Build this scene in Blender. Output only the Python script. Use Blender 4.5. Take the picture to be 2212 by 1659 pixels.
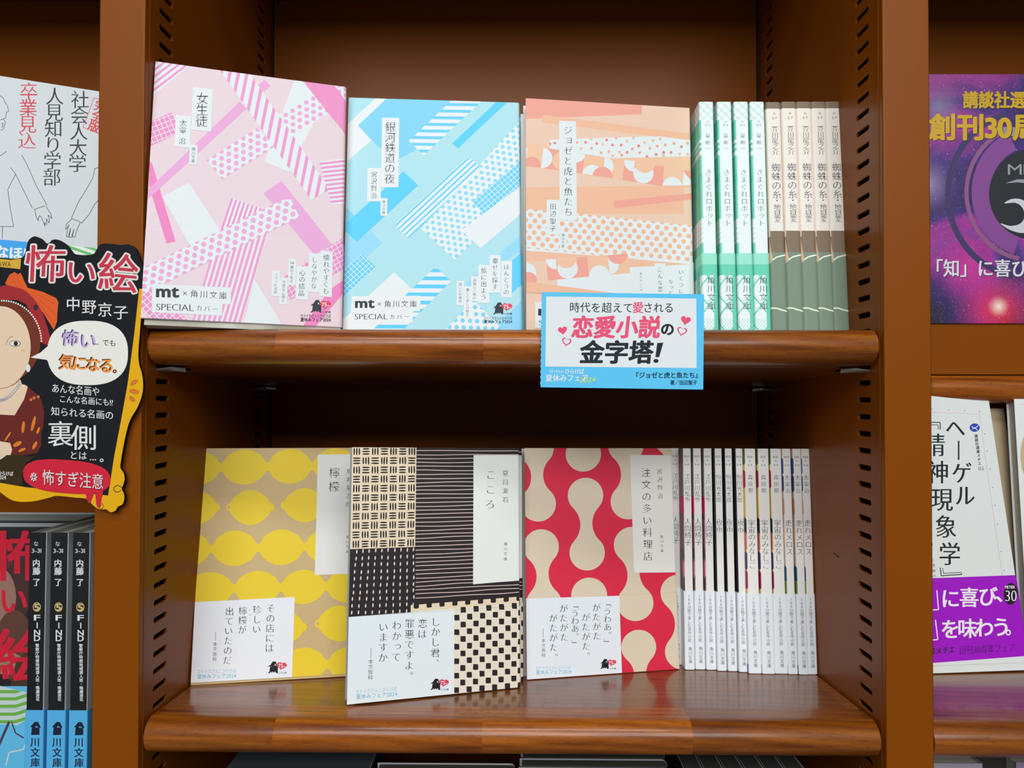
import bpy, math, random, bisect
import numpy as np
from mathutils import Vector, Matrix

for o in list(bpy.data.objects):
    bpy.data.objects.remove(o)
SC = bpy.context.scene
COL = SC.collection
MM = 0.001
F_PX, CX, CY = 1600.0, 1106.0, 829.5          # focal length and centre for the 2212 x 1659 frame

# ------------------------------------------------------------------ camera
def camera_axes(roll_deg=-0.12):
    a = math.atan2(14, F_PX)
    p = math.atan2(25.5, math.hypot(F_PX, 14))
    F = np.array([-math.sin(a), math.cos(a), 0]); R = np.array([math.cos(a), math.sin(a), 0]); Z = np.array([0, 0, 1.0])
    Fw = F*math.cos(p)+Z*math.sin(p); Up = Z*math.cos(p)-F*math.sin(p)
    r = math.radians(roll_deg)
    return np.array([R*math.cos(r)-Up*math.sin(r), Up*math.cos(r)+R*math.sin(r), Fw])
CAM = camera_axes()
cam_data = bpy.data.cameras.new('camera'); cam = bpy.data.objects.new('camera', cam_data); COL.objects.link(cam)
m = Matrix(((CAM[0][0], CAM[1][0], -CAM[2][0], 0), (CAM[0][1], CAM[1][1], -CAM[2][1], 0), (CAM[0][2], CAM[1][2], -CAM[2][2], 0), (0, 0, 0, 1)))
cam.matrix_world = m
cam_data.sensor_fit = 'HORIZONTAL'; cam_data.sensor_width = 36.0; cam_data.lens = F_PX/2212*36.0
cam_data.clip_start = 0.01; cam_data.clip_end = 50
SC.camera = cam

# ------------------------------------------------------------------ light, world, exposure
w = bpy.data.worlds.new('shop_ambient'); SC.world = w; w.use_nodes = True
w.node_tree.nodes['Background'].inputs[0].default_value = (0.80, 0.92, 1.0, 1)
w.node_tree.nodes['Background'].inputs[1].default_value = 0.16
def area(name, loc, target, sx, sy, power, color):
    d = bpy.data.lights.new(name, 'AREA'); d.shape = 'RECTANGLE'; d.size = sx; d.size_y = sy; d.energy = power; d.color = color
    o = bpy.data.objects.new(name, d); COL.objects.link(o); o.location = loc
    o.rotation_euler = (Vector(target)-Vector(loc)).to_track_quat('-Z', 'Y').to_euler()
    return o
area('ceiling_tube_light', (0.0, -0.685, 1.383), (0, 0.0, 0.0), 1.15, 0.22, 12.5, (0.90, 0.985, 1.0))
area('ceiling_tube_light', (0.0, -2.5, 1.30), (0, 0.2, -0.1), 3.0, 1.1, 92.0, (0.92, 0.99, 1.0))
SC.view_settings.view_transform = 'Standard'; SC.view_settings.look = 'None'
SC.view_settings.exposure = -0.12; SC.view_settings.gamma = 1.0; SC.view_settings.use_curve_mapping = False

# ------------------------------------------------------------------ colour and materials
def lin1(c):
    c /= 255.0
    return c/12.92 if c <= 0.04045 else ((c+0.055)/1.055)**2.4
def srgb(r, g, b): return (lin1(r), lin1(g), lin1(b))
WB = (1.03, 0.96, 0.94); GAIN = [1.0]
def ink(r, g, b):
    "surface colour of printed paper that photographs as r,g,b under the shop's light"
    g0 = max(lin1(c) for c in (r, g, b)); g0 = 0.62 if g0 < 0.1 else 1+(GAIN[0]-1)*min(1.0, g0/0.4)
    v = [lin1(c)*k*g0 for c, k in zip((r, g, b), WB)]; s = min(1.0, 0.9/max(v+[1e-6]))
    return tuple(x*s for x in v)

def new_mat(name):
    mt = bpy.data.materials.new(name); mt.use_nodes = True
    nt = mt.node_tree; return mt, nt, nt.nodes['Principled BSDF']
def plain(name, col, rough=0.5, spec=0.5, metal=0.0):
    mt, nt, b = new_mat(name)
    b.inputs['Base Color'].default_value = (*col, 1); b.inputs['Roughness'].default_value = rough
    b.inputs['Specular IOR Level'].default_value = spec; b.inputs['Metallic'].default_value = metal
    return mt
def print_mat(name, rough, spec, coat=0.0, coat_rough=0.1, bump=0.02):
    mt, nt, b = new_mat(name)
    a = nt.nodes.new('ShaderNodeAttribute'); a.attribute_name = 'Col'
    nt.links.new(a.outputs['Color'], b.inputs['Base Color'])
    n = nt.nodes.new('ShaderNodeTexNoise'); n.inputs['Scale'].default_value = 900; n.inputs['Detail'].default_value = 2
    t = nt.nodes.new('ShaderNodeTexCoord'); nt.links.new(t.outputs['Object'], n.inputs['Vector'])
    bp = nt.nodes.new('ShaderNodeBump'); bp.inputs['Strength'].default_value = bump; bp.inputs['Distance'].default_value = 0.0005
    nt.links.new(n.outputs['Fac'], bp.inputs['Height']); nt.links.new(bp.outputs['Normal'], b.inputs['Normal'])
    b.inputs['Roughness'].default_value = rough; b.inputs['Specular IOR Level'].default_value = spec
    b.inputs['Coat Weight'].default_value = coat; b.inputs['Coat Roughness'].default_value = coat_rough
    return mt
M = {}
M['matte_print'] = print_mat('matte_print', 0.55, 0.35)
M['gloss_print'] = print_mat('gloss_print', 0.45, 0.4, 0.6, 0.14, 0.03)
M['card_print'] = print_mat('card_print', 0.75, 0.2)

def pages_mat():
    mt, nt, b = new_mat('page_edges')
    t = nt.nodes.new('ShaderNodeTexCoord'); mp = nt.nodes.new('ShaderNodeMapping'); mp.inputs['Scale'].default_value = (30, 7000, 30)
    n = nt.nodes.new('ShaderNodeTexNoise'); n.inputs['Scale'].default_value = 1; n.inputs['Detail'].default_value = 2
    nt.links.new(t.outputs['Object'], mp.inputs['Vector']); nt.links.new(mp.outputs['Vector'], n.inputs['Vector'])
    r = nt.nodes.new('ShaderNodeValToRGB'); r.color_ramp.elements[0].color = (0.36, 0.32, 0.25, 1); r.color_ramp.elements[1].color = (0.66, 0.62, 0.52, 1)
    r.color_ramp.elements[0].position = 0.3; r.color_ramp.elements[1].position = 0.65
    nt.links.new(n.outputs['Fac'], r.inputs['Fac'])
    mx = nt.nodes.new('ShaderNodeMix'); mx.data_type = 'RGBA'; mx.blend_type = 'MULTIPLY'; mx.inputs['Factor'].default_value = 1
    a = nt.nodes.new('ShaderNodeAttribute'); a.attribute_name = 'Col'
    nt.links.new(r.outputs['Color'], mx.inputs[6]); nt.links.new(a.outputs['Color'], mx.inputs[7])
    nt.links.new(mx.outputs[2], b.inputs['Base Color']); b.inputs['Roughness'].default_value = 0.85
    return mt
M['pages'] = pages_mat()

def paint_mat():
    mt, nt, b = new_mat('brown_metal_paint')
    t = nt.nodes.new('ShaderNodeTexCoord')
    n = nt.nodes.new('ShaderNodeTexNoise'); n.inputs['Scale'].default_value = 9; n.inputs['Detail'].default_value = 4
    nt.links.new(t.outputs['Object'], n.inputs['Vector'])
    r = nt.nodes.new('ShaderNodeValToRGB')
    r.color_ramp.elements[0].color = (0.218, 0.052, 0.0015, 1); r.color_ramp.elements[1].color = (0.256, 0.062, 0.002, 1)
    nt.links.new(n.outputs['Fac'], r.inputs['Fac']); nt.links.new(r.outputs['Color'], b.inputs['Base Color'])
    n2 = nt.nodes.new('ShaderNodeTexNoise'); n2.inputs['Scale'].default_value = 700; n2.inputs['Detail'].default_value = 2
    nt.links.new(t.outputs['Object'], n2.inputs['Vector'])
    bp = nt.nodes.new('ShaderNodeBump'); bp.inputs['Strength'].default_value = 0.05; bp.inputs['Distance'].default_value = 0.0004
    nt.links.new(n2.outputs['Fac'], bp.inputs['Height']); nt.links.new(bp.outputs['Normal'], b.inputs['Normal'])
    b.inputs['Roughness'].default_value = 0.34; b.inputs['Specular IOR Level'].default_value = 0.14
    return mt
M['paint'] = paint_mat()
M['cavity'] = plain('cavity_shade_and_scuff', (0.012, 0.010, 0.009), 0.9)  # near-black stands for shade in hollows and gaps; the scuff mark shares it
M['steel'] = plain('bracket_steel', (0.42, 0.38, 0.33), 0.35, 0.5, 0.9)

def wood_mat(name, dark, mid, light, coat, piece=0.16, seed=0.0, rough=0.35):
    mt, nt, b = new_mat(name); N = nt.nodes; L = nt.links
    t = N.new('ShaderNodeTexCoord'); s = N.new('ShaderNodeSeparateXYZ'); L.new(t.outputs['Object'], s.inputs[0])
    def mth(op, a, v=None):
        q = N.new('ShaderNodeMath'); q.operation = op
        for i, x in enumerate((a, v)):
            if x is None: continue
            if isinstance(x, (int, float)): q.inputs[i].default_value = x
            else: L.new(x, q.inputs[i])
        return q.outputs[0]
    # glued lengths of timber: each length has its own tone and its own run of grain
    n0 = mth('FLOOR', mth('MULTIPLY', mth('ADD', s.outputs['X'], 0.37+seed), 1/piece))
    wn = N.new('ShaderNodeTexWhiteNoise'); wn.noise_dimensions = '1D'; L.new(n0, wn.inputs['W'])
    cmb = N.new('ShaderNodeCombineXYZ'); L.new(mth('MULTIPLY', wn.outputs['Value'], 40.0), cmb.inputs['Y']); L.new(mth('MULTIPLY', wn.outputs['Value'], 17.0), cmb.inputs['Z'])
    mp = N.new('ShaderNodeMapping'); mp.inputs['Scale'].default_value = (9, 150, 150); L.new(t.outputs['Object'], mp.inputs['Vector'])
    ad = N.new('ShaderNodeVectorMath'); ad.operation = 'ADD'; L.new(mp.outputs['Vector'], ad.inputs[0]); L.new(cmb.outputs[0], ad.inputs[1])
    g = N.new('ShaderNodeTexNoise'); g.inputs['Scale'].default_value = 1.0; g.inputs['Detail'].default_value = 5; g.inputs['Roughness'].default_value = 0.6
    g.inputs['Distortion'].default_value = 0.6; L.new(ad.outputs[0], g.inputs['Vector'])
    # arching rings
    mp2 = N.new('ShaderNodeMapping'); mp2.inputs['Scale'].default_value = (5, 60, 60); L.new(t.outputs['Object'], mp2.inputs['Vector'])
    ad2 = N.new('ShaderNodeVectorMath'); ad2.operation = 'ADD'; L.new(mp2.outputs['Vector'], ad2.inputs[0]); L.new(cmb.outputs[0], ad2.inputs[1])
    wv = N.new('ShaderNodeTexWave'); wv.wave_type = 'BANDS'; wv.bands_direction = 'DIAGONAL'; wv.inputs['Scale'].default_value = 1.5; wv.inputs['Distortion'].default_value = 7.0
    wv.inputs['Detail'].default_value = 2.0; wv.inputs['Detail Scale'].default_value = 0.7; L.new(ad2.outputs[0], wv.inputs['Vector'])
    # pores: short dark dashes
    mp3 = N.new('ShaderNodeMapping'); mp3.inputs['Scale'].default_value = (170, 2600, 2600); L.new(t.outputs['Object'], mp3.inputs['Vector'])
    po = N.new('ShaderNodeTexNoise'); po.inputs['Scale'].default_value = 1.0; po.inputs['Detail'].default_value = 1; L.new(mp3.outputs['Vector'], po.inputs['Vector'])
    r = N.new('ShaderNodeValToRGB'); e = r.color_ramp.elements
    e[0].color = (*dark, 1); e[0].position = 0.25; e[1].color = (*light, 1); e[1].position = 0.78
    em = r.color_ramp.elements.new(0.5); em.color = (*mid, 1)
    mixf = mth('ADD', mth('MULTIPLY', g.outputs['Fac'], 0.86), mth('MULTIPLY', wv.outputs['Fac'], 0.14)); L.new(mixf, r.inputs['Fac'])
    rp = N.new('ShaderNodeValToRGB'); rp.color_ramp.elements[0].position = 0.30; rp.color_ramp.elements[0].color = (0.5, 0.42, 0.36, 1)
    rp.color_ramp.elements[1].position = 0.40; rp.color_ramp.elements[1].color = (1, 1, 1, 1); L.new(po.outputs['Fac'], rp.inputs['Fac'])
    m1 = N.new('ShaderNodeMix'); m1.data_type = 'RGBA'; m1.blend_type = 'MULTIPLY'; m1.inputs['Factor'].default_value = 0.75
    L.new(r.outputs['Color'], m1.inputs[6]); L.new(rp.outputs['Color'], m1.inputs[7])
    hs = N.new('ShaderNodeHueSaturation'); L.new(m1.outputs[2], hs.inputs['Color'])
    L.new(mth('ADD', mth('MULTIPLY', wn.outputs['Value'], 0.45), 0.78), hs.inputs['Value'])
    L.new(hs.outputs['Color'], b.inputs['Base Color'])
    bp = N.new('ShaderNodeBump'); bp.inputs['Strength'].default_value = 0.15; bp.inputs['Distance'].default_value = 0.0003
    L.new(po.outputs['Fac'], bp.inputs['Height']); L.new(bp.outputs['Normal'], b.inputs['Normal'])
    b.inputs['Roughness'].default_value = rough; b.inputs['Specular IOR Level'].default_value = 0.3; b.inputs['Coat Weight'].default_value = coat; b.inputs['Coat Roughness'].default_value = 0.13
    return mt
M['nosing'] = wood_mat('varnished_nosing', (0.13, 0.027, 0.002), (0.28, 0.068, 0.004), (0.45, 0.130, 0.010), 0.28, 0.118, 0.0)
M['board'] = wood_mat('varnished_board', (0.13, 0.030, 0.003), (0.22, 0.058, 0.006), (0.31, 0.09, 0.01), 0.5, 0.31, 0.05, 0.3)

# ------------------------------------------------------------------ object helpers
def link(name, mesh, parent=None, mat=None):
    o = bpy.data.objects.new(name, mesh); COL.objects.link(o)
    if mat is not None: mesh.materials.append(mat)
    if parent is not None: o.parent = parent
    return o
def tag(o, label, cat, group=None, kind=None):
    if label: o['label'] = label
    if cat: o['category'] = cat
    if group: o['group'] = group
    if kind: o['kind'] = kind
    return o
def mesh_from(name, verts, faces, cols=None, smooth=False):
    me = bpy.data.meshes.new(name); me.from_pydata([tuple(v) for v in verts], [], faces)
    if cols is not None:
        ca = me.color_attributes.new('Col', 'FLOAT_COLOR', 'CORNER')
        buf = np.empty((len(me.loops), 4), np.float32); buf[:, 3] = 1
        k = 0
        for f, c in zip(me.polygons, cols):
            n = f.loop_total; buf[f.loop_start:f.loop_start+n, :3] = c
        ca.data.foreach_set('color', buf.ravel())
    if smooth:
        me.polygons.foreach_set('use_smooth', [True]*len(me.polygons))
    me.update()
    return me
def empty(name, mw):
    o = bpy.data.objects.new(name, None); COL.objects.link(o); o.matrix_world = mw; o.empty_display_size = 0.01
    return o
def frame_vectors(yaw, lean, roll=0.0):
    yaw, lean, roll = (math.radians(a) for a in (yaw, lean, roll))
    u = np.array([math.cos(yaw), math.sin(yaw), 0]); n0 = np.array([-math.sin(yaw), math.cos(yaw), 0])
    v = np.array([0, 0, 1.])*math.cos(lean)+n0*math.sin(lean)
    return u*math.cos(roll)+v*math.sin(roll), v*math.cos(roll)-u*math.sin(roll)
def placement(O, u, v):
    u = np.array(u, float); v = np.array(v, float)
    v = v/np.linalg.norm(v); u = u-v*np.dot(u, v); u = u/np.linalg.norm(u); n = np.cross(v, u)
    O = np.array(O, float)*MM
    return Matrix(((u[0], n[0], v[0], O[0]), (u[1], n[1], v[1], O[1]), (u[2], n[2], v[2], O[2]), (0, 0, 0, 1)))
def proj(P):
    c = CAM @ np.asarray(P, float); return (CX+F_PX*c[0]/c[2], CY-F_PX*c[1]/c[2])

def box_mesh(name, x0, x1, y0, y1, z0, z1, cols=None):
    v = [(x*MM, y*MM, z*MM) for x in (x0, x1) for y in (y0, y1) for z in (z0, z1)]
    f = [(0, 1, 3, 2), (4, 6, 7, 5), (0, 4, 5, 1), (2, 3, 7, 6), (0, 2, 6, 4), (1, 5, 7, 3)]
    return mesh_from(name, v, f, cols)
def bevelled(o, wdt, seg=3):
    md = o.modifiers.new('bevel', 'BEVEL'); md.width = wdt*MM; md.segments = seg; md.limit_method = 'ANGLE'
    return o

# ------------------------------------------------------------------ lettering
GL = {}
WEIGHTS = {'thin': (-0.012, -0.018), 'mincho': (-0.003, -0.023), 'reg': (0, 0), 'bold': (0.006, 0.003), 'black': (0.008, 0.006), 'hand': (0.008, 0.003), 'ming_bold': (0.016, -0.008)}
STAMPS = {'bold': [(-0.016, -0.008), (0.016, -0.008), (-0.016, 0.008), (0.016, 0.008)],
          'black': [(0, 0)]+[(0.034*math.cos(math.radians(a)), 0.026*math.sin(math.radians(a))) for a in range(22, 382, 45)]}
def load_glyphs(chars):
    obs = {}
    for ch in sorted(chars):
        c = bpy.data.curves.new('glyph', 'FONT'); c.body = ch; c.size = 1; c.resolution_u = 4
        o = bpy.data.objects.new('glyph', c); COL.objects.link(o); obs[ch] = o
    bpy.context.view_layer.update(); dg = bpy.context.evaluated_depsgraph_get()
    for ch, o in obs.items():
        ev = o.evaluated_get(dg); me = ev.to_mesh()
        V = np.array([v.co[:2] for v in me.vertices]) if len(me.vertices) else np.zeros((0, 2))
        Fc = [tuple(p.vertices) for p in me.polygons]
        nrm = np.zeros_like(V); cnt = {}
        for p in Fc:
            A = 0
            for i in range(len(p)):
                a, b = V[p[i]], V[p[(i+1) % len(p)]]; A += a[0]*b[1]-a[1]*b[0]
            for i in range(len(p)):
                e = (p[i], p[(i+1) % len(p)]); k = tuple(sorted(e))
                cnt.setdefault(k, []).append(e if A > 0 else (e[1], e[0]))
        for k, es in cnt.items():
            if len(es) == 1:
                a, b = es[0]; d = V[b]-V[a]; l = np.hypot(*d)
                if l > 1e-7:
                    n = np.array([d[1], -d[0]])/l; nrm[a] += n; nrm[b] += n
        l = np.hypot(nrm[:, 0], nrm[:, 1]) if len(V) else np.zeros(0); l[l < 1e-6] = 1; nrm = nrm/l[:, None] if len(V) else nrm
        GL[ch] = (V, Fc, nrm, None)
        ev.to_mesh_clear()
    for o in obs.values():
        c = o.data; bpy.data.objects.remove(o); bpy.data.curves.remove(c)
ROT = set('ー「」『』（）…—〜')
def is_wide(ch): return ord(ch) > 0x2000

# ------------------------------------------------------------------ 2-D drawing
def area2(p):
    return sum(p[i][0]*p[(i+1) % len(p)][1]-p[(i+1) % len(p)][0]*p[i][1] for i in range(len(p)))
def clip_half(poly, a, b, s):
    out = []; n = len(poly)
    def sd(p): return s*((b[0]-a[0])*(p[1]-a[1])-(b[1]-a[1])*(p[0]-a[0]))
    for i in range(n):
        p, q = poly[i], poly[(i+1) % n]; dp, dq = sd(p), sd(q)
        if dp >= 0: out.append(p)
        if (dp >= 0) != (dq >= 0):
            t = dp/(dp-dq); out.append((p[0]+t*(q[0]-p[0]), p[1]+t*(q[1]-p[1])))
    return out
def clip_convex(poly, c):
    s = 1 if area2(c) > 0 else -1
    for i in range(len(c)):
        poly = clip_half(poly, c[i], c[(i+1) % len(c)], s)
        if len(poly) < 3: return []
    return poly
def clip_axis(poly, ax, val, keep_less):
    out = []; n = len(poly); sg = -1 if keep_less else 1
    for i in range(n):
        p, q = poly[i], poly[(i+1) % n]; dp, dq = sg*(p[ax]-val), sg*(q[ax]-val)
        if dp >= 0: out.append(p)
        if (dp >= 0) != (dq >= 0):
            t = dp/(dp-dq); out.append((p[0]+t*(q[0]-p[0]), p[1]+t*(q[1]-p[1])))
    return out if len(out) >= 3 else []
def smooth(pts, n=4, closed=True):
    "Catmull-Rom curve through the points"
    m_ = len(pts); out = []
    for i in range(m_ if closed else m_-1):
        p = [pts[(i+k) % m_] if closed else pts[min(max(i+k, 0), m_-1)] for k in (-1, 0, 1, 2)]
        for j in range(n):
            t = j/n
            out.append(tuple(0.5*((2*b)+(-a+c)*t+(2*a-5*b+4*c-d)*t*t+(-a+3*b-3*c+d)*t**3) for a, b, c, d in zip(*p)))
    if not closed: out.append(pts[-1])
    return out
def homography(src, dst):
    A = []; B = []
    for (x, y), (X, Y) in zip(src, dst):
        A.append([x, y, 1, 0, 0, 0, -X*x, -X*y]); B.append(X)
        A.append([0, 0, 0, x, y, 1, -Y*x, -Y*y]); B.append(Y)
    h = np.linalg.solve(np.array(A), np.array(B)); H = np.append(h, 1).reshape(3, 3)
    return H

class Art:
    """flat print: polygons and letters in millimetres (s across, z up) on a sheet of paper"""
    def __init__(self, H=None):
        self.H = H; self.items = []; self.layer = 0; self.c = (0, 0, 1.0); self.ymax = None
    def crop(self, x0, y0, k): self.c = (x0, y0, k); return self
    def mm(self): self.saved = (self.H, self.c); self.H = None; return self
    def back(self): self.H, self.c = self.saved
    def map(self, p):
        if self.H is None: return (p[0], p[1])
        x = self.c[0]+p[0]/self.c[2]; y = self.c[1]+p[1]/self.c[2]
        h = self.H; w = h[2][0]*x+h[2][1]*y+1
        return ((h[0][0]*x+h[0][1]*y+h[0][2])/w, (h[1][0]*x+h[1][1]*y+h[1][2])/w)
    def up(self): self.layer += 1
    def poly(self, pts, col, clips=(), up=True):
        if up: self.up()
        pts = [tuple(p) for p in pts]
        for c in clips:
            pts = clip_convex(pts, c)
            if len(pts) < 3: return
        self.items.append(('P', [self.map(p) for p in pts], col, self.layer))
    def rect(self, x0, y0, x1, y1, col, clips=()): self.poly([(x0, y0), (x1, y0), (x1, y1), (x0, y1)], col, clips)
    def ell(self, cx, cy, rx, ry, col, clips=(), n=24, rot=0, up=True):
        c, s = math.cos(rot), math.sin(rot)
        self.poly([(cx+rx*math.cos(a)*c-ry*math.sin(a)*s, cy+rx*math.cos(a)*s+ry*math.sin(a)*c) for a in (2*math.pi*i/n for i in range(n))], col, clips, up)
    def bar(self, a, b, w, col, clips=(), up=False):
        dx, dy = b[0]-a[0], b[1]-a[1]; l = math.hypot(dx, dy) or 1; nx, ny = -dy/l*w/2, dx/l*w/2
        self.poly([(a[0]+nx, a[1]+ny), (b[0]+nx, b[1]+ny), (b[0]-nx, b[1]-ny), (a[0]-nx, a[1]-ny)], col, clips, up)
    def line(self, pts, w, col, clips=()):
        self.up()
        for a, b in zip(pts[:-1], pts[1:]): self.bar(a, b, w, col, clips)
    def stripes(self, region, o, d, step, n, w, col, n0=0):
        "n bars through o+i*step running along d, each w wide measured along step"
        self.up(); L = math.hypot(*d); d = (d[0]/L*3000, d[1]/L*3000); sl = math.hypot(*step); h = (step[0]/sl*w/2, step[1]/sl*w/2)
        for i in range(n0, n):
            x, y = o[0]+step[0]*i, o[1]+step[1]*i
            self.poly([(x-d[0]-h[0], y-d[1]-h[1]), (x+d[0]-h[0], y+d[1]-h[1]), (x+d[0]+h[0], y+d[1]+h[1]), (x-d[0]+h[0], y-d[1]+h[1])], col, (region,), up=False)
    def dots(self, region, o, v1, v2, r, col, R=14, n=14, ry=None):
        self.up()
        xs = [p[0] for p in region]; ys = [p[1] for p in region]; x0, x1, y0, y1 = min(xs)-r, max(xs)+r, min(ys)-r, max(ys)+r
        for i in range(-R*2, R*2+1):
            for j in range(-R*2, R*2+1):
                x, y = o[0]+v1[0]*i+v2[0]*j, o[1]+v1[1]*i+v2[1]*j
                if x0 <= x <= x1 and y0 <= y <= y1: self.ell(x, y, r, ry or r, col, (region,), n, up=False)
    def glyph(self, ch, fn, weight, col, layer):
        if ch not in GL: return
        V, Fc, nrm, _ = GL[ch]
        if not len(V): return
        a, b = WEIGHTS[weight] if isinstance(weight, str) else weight
        P = V+nrm*np.array([a, b])
        for i, (sx, sy) in enumerate(STAMPS.get(weight, [(0, 0)]) if isinstance(weight, str) else [(0, 0)]):
            self.items.append(('G', [self.map(fn(x+sx, y+sy)) for x, y in P], Fc, col, layer+0.15*i))
    def char(self, ch, cx, cy, size, weight, col, vertical=False, ang=0.0, sx=1.0, sk=0.0):
        if ch in ' \u3000' or ch not in GL: return
        V = GL[ch][0]
        ox, oy = 0.5, 0.38
        if not is_wide(ch): ox = (V[:, 0].min()+V[:, 0].max())/2; oy = 0.35
        dx = dy = 0.0
        if vertical and ch in 'っょゃゅァェッョィュャ': dx, dy = 0.11, 0.11
        if vertical and ch in '、。': dx, dy = 0.58, 0.55
        turn = vertical and ch in ROT
        c, s = math.cos(ang), math.sin(ang)
        f = -1.0 if self.H is None else 1.0      # picture rows run down, millimetres run up
        def fn(x, y):
            x, y = x-ox, y-oy
            if turn: x, y = y, -x
            x, y = (x+dx)*size*sx, -(y+dy)*size
            x -= sk*y
            x, y = x*c-y*s, x*s+y*c
            return (cx+x, cy+f*y)
        self.glyph(ch, fn, weight, col, self.layer)
    def V(self, text, x0, y0, x1, y1, size, weight='mincho', col=None, **k):
        self.up(); n = max(1, len(text)-1)
        for i, ch in enumerate(text):
            self.char(ch, x0+(x1-x0)*i/n, y0+(y1-y0)*i/n, size, weight, col, vertical=True, **k)
    def row(self, text, x0, y0, x1, y1, size, weight='mincho', col=None, **k):
        self.up(); n = max(1, len(text)-1)
        for i, ch in enumerate(text):
            self.char(ch, x0+(x1-x0)*i/n, y0+(y1-y0)*i/n, size, weight, col, **k)
    def T(self, text, xl, yt, xr, yb, weight='reg', col=None, slope=0.0, skew=0.0):
        "one line of text fitted to a box"
        self.up(); x = 0; lay = []
        for ch in text:
            if ch == ' ': x += 0.3; continue
            if ch not in GL: continue
            V = GL[ch][0]
            if is_wide(ch): lay.append((ch, x)); x += 1.0
            else: lay.append((ch, x-V[:, 0].min()+0.035)); x += V[:, 0].max()-V[:, 0].min()+0.09
        if not lay: return
        X0 = min(p+GL[c][0][:, 0].min() for c, p in lay); X1 = max(p+GL[c][0][:, 0].max() for c, p in lay)
        Y0 = min(GL[c][0][:, 1].min() for c, p in lay); Y1 = max(GL[c][0][:, 1].max() for c, p in lay)
        for ch, p in lay:
            def fn(gx, gy, p=p):
                a = (p+gx-X0)/(X1-X0); b = (gy-Y0)/(Y1-Y0)
                return (xl+(xr-xl)*a+skew*(b-0.5), yb+(yt-yb)*b+slope*a)
            self.glyph(ch, fn, weight, col, self.layer)

# ------------------------------------------------------------------ books
LIFT = 0.003
class Sheet:
    "path of a jacket in plan (mm): front 0..W, spine W..W+T, back W+T..2W+T"
    def __init__(s, W, T, r=1.2, flare=0.0, seg=1):
        s.W, s.T, s.r, s.flare = W, T, min(r, T*0.48), flare
        b = set([0.0, W, W+T, 2*W+T])
        if flare: b |= set(W*i/10 for i in range(11))
        for c in (W, W+T):
            for i in range(-3, 4): b.add(c+s.r*i/3)
        s.breaks = sorted(b)
        s.knots = [(s.curve(q), s.curve(q, 1.0)) for q in s.breaks]
    def at(s, q, off=0.0):
        "straight between neighbouring folds, so that print lies flush on the paper"
        B = s.breaks; q = min(max(q, B[0]), B[-1]); i = min(max(bisect.bisect_right(B, q)-1, 0), len(B)-2); t = (q-B[i])/(B[i+1]-B[i])
        (a, a1), (b, b1) = s.knots[i], s.knots[i+1]
        x = a[0]+(b[0]-a[0])*t; y = a[1]+(b[1]-a[1])*t
        nx = (a1[0]-a[0])*(1-t)+(b1[0]-b[0])*t; ny = (a1[1]-a[1])*(1-t)+(b1[1]-b[1])*t
        return (x+nx*off, y+ny*off)
    def curve(s, q, off=0.0):
        W, T, r = s.W, s.T, s.r
        def bez(p0, p1, p2, t):
            p = tuple((1-t)**2*a+2*t*(1-t)*b+t*t*c for a, b, c in zip(p0, p1, p2))
            d = tuple(2*(1-t)*(b-a)+2*t*(c-b) for a, b, c in zip(p0, p1, p2)); l = math.hypot(*d)
            return p, (d[1]/l, -d[0]/l)
        if q <= W-r:
            y = 0.0; sl = 0.0
            if s.flare: k = (W-q)/W; y = -s.flare*k*k*k; sl = 3*s.flare*k*k/W
            p, n = (q, y), (sl, -1.0)
        elif q < W+r: p, n = bez((W-r, 0), (W, 0), (W, r), (q-W+r)/(2*r))
        elif q <= W+T-r: p, n = (W, q-W), (1, 0)
        elif q < W+T+r: p, n = bez((W, T-r), (W, T), (W-r, T), (q-W-T+r)/(2*r))
        else: p, n = (W-(q-W-T), T), (0, 1)
        return (p[0]+n[0]*off, p[1]+n[1]*off)

def shell(sheet, z0, z1, outer, thick, cfun, q0=0.0, q1=None):
    q1 = 2*sheet.W+sheet.T if q1 is None else q1
    qs = [q for q in sheet.breaks if q0 <= q <= q1]
    vs = []; fs = []; cs = []
    for q in qs:
        for off in (outer, outer-thick):
            x, y = sheet.at(q, off)
            vs += [(x*MM, y*MM, z0*MM), (x*MM, y*MM, z1*MM)]
    for i in range(len(qs)-1):
        a, b = 4*i, 4*(i+1); c = cfun((qs[i]+qs[i+1])/2); wht = tuple(0.5*k+0.36 for k in c)
        fs += [(a, b, b+1, a+1), (a+2, a+3, b+3, b+2), (a+1, b+1, b+3, a+3), (a, a+2, b+2, b)]; cs += [c, wht, wht, wht]
    fs += [(0, 1, 3, 2), (b, b+2, b+3, b+1)]; cs += [wht, wht]
    return vs, fs, cs

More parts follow.
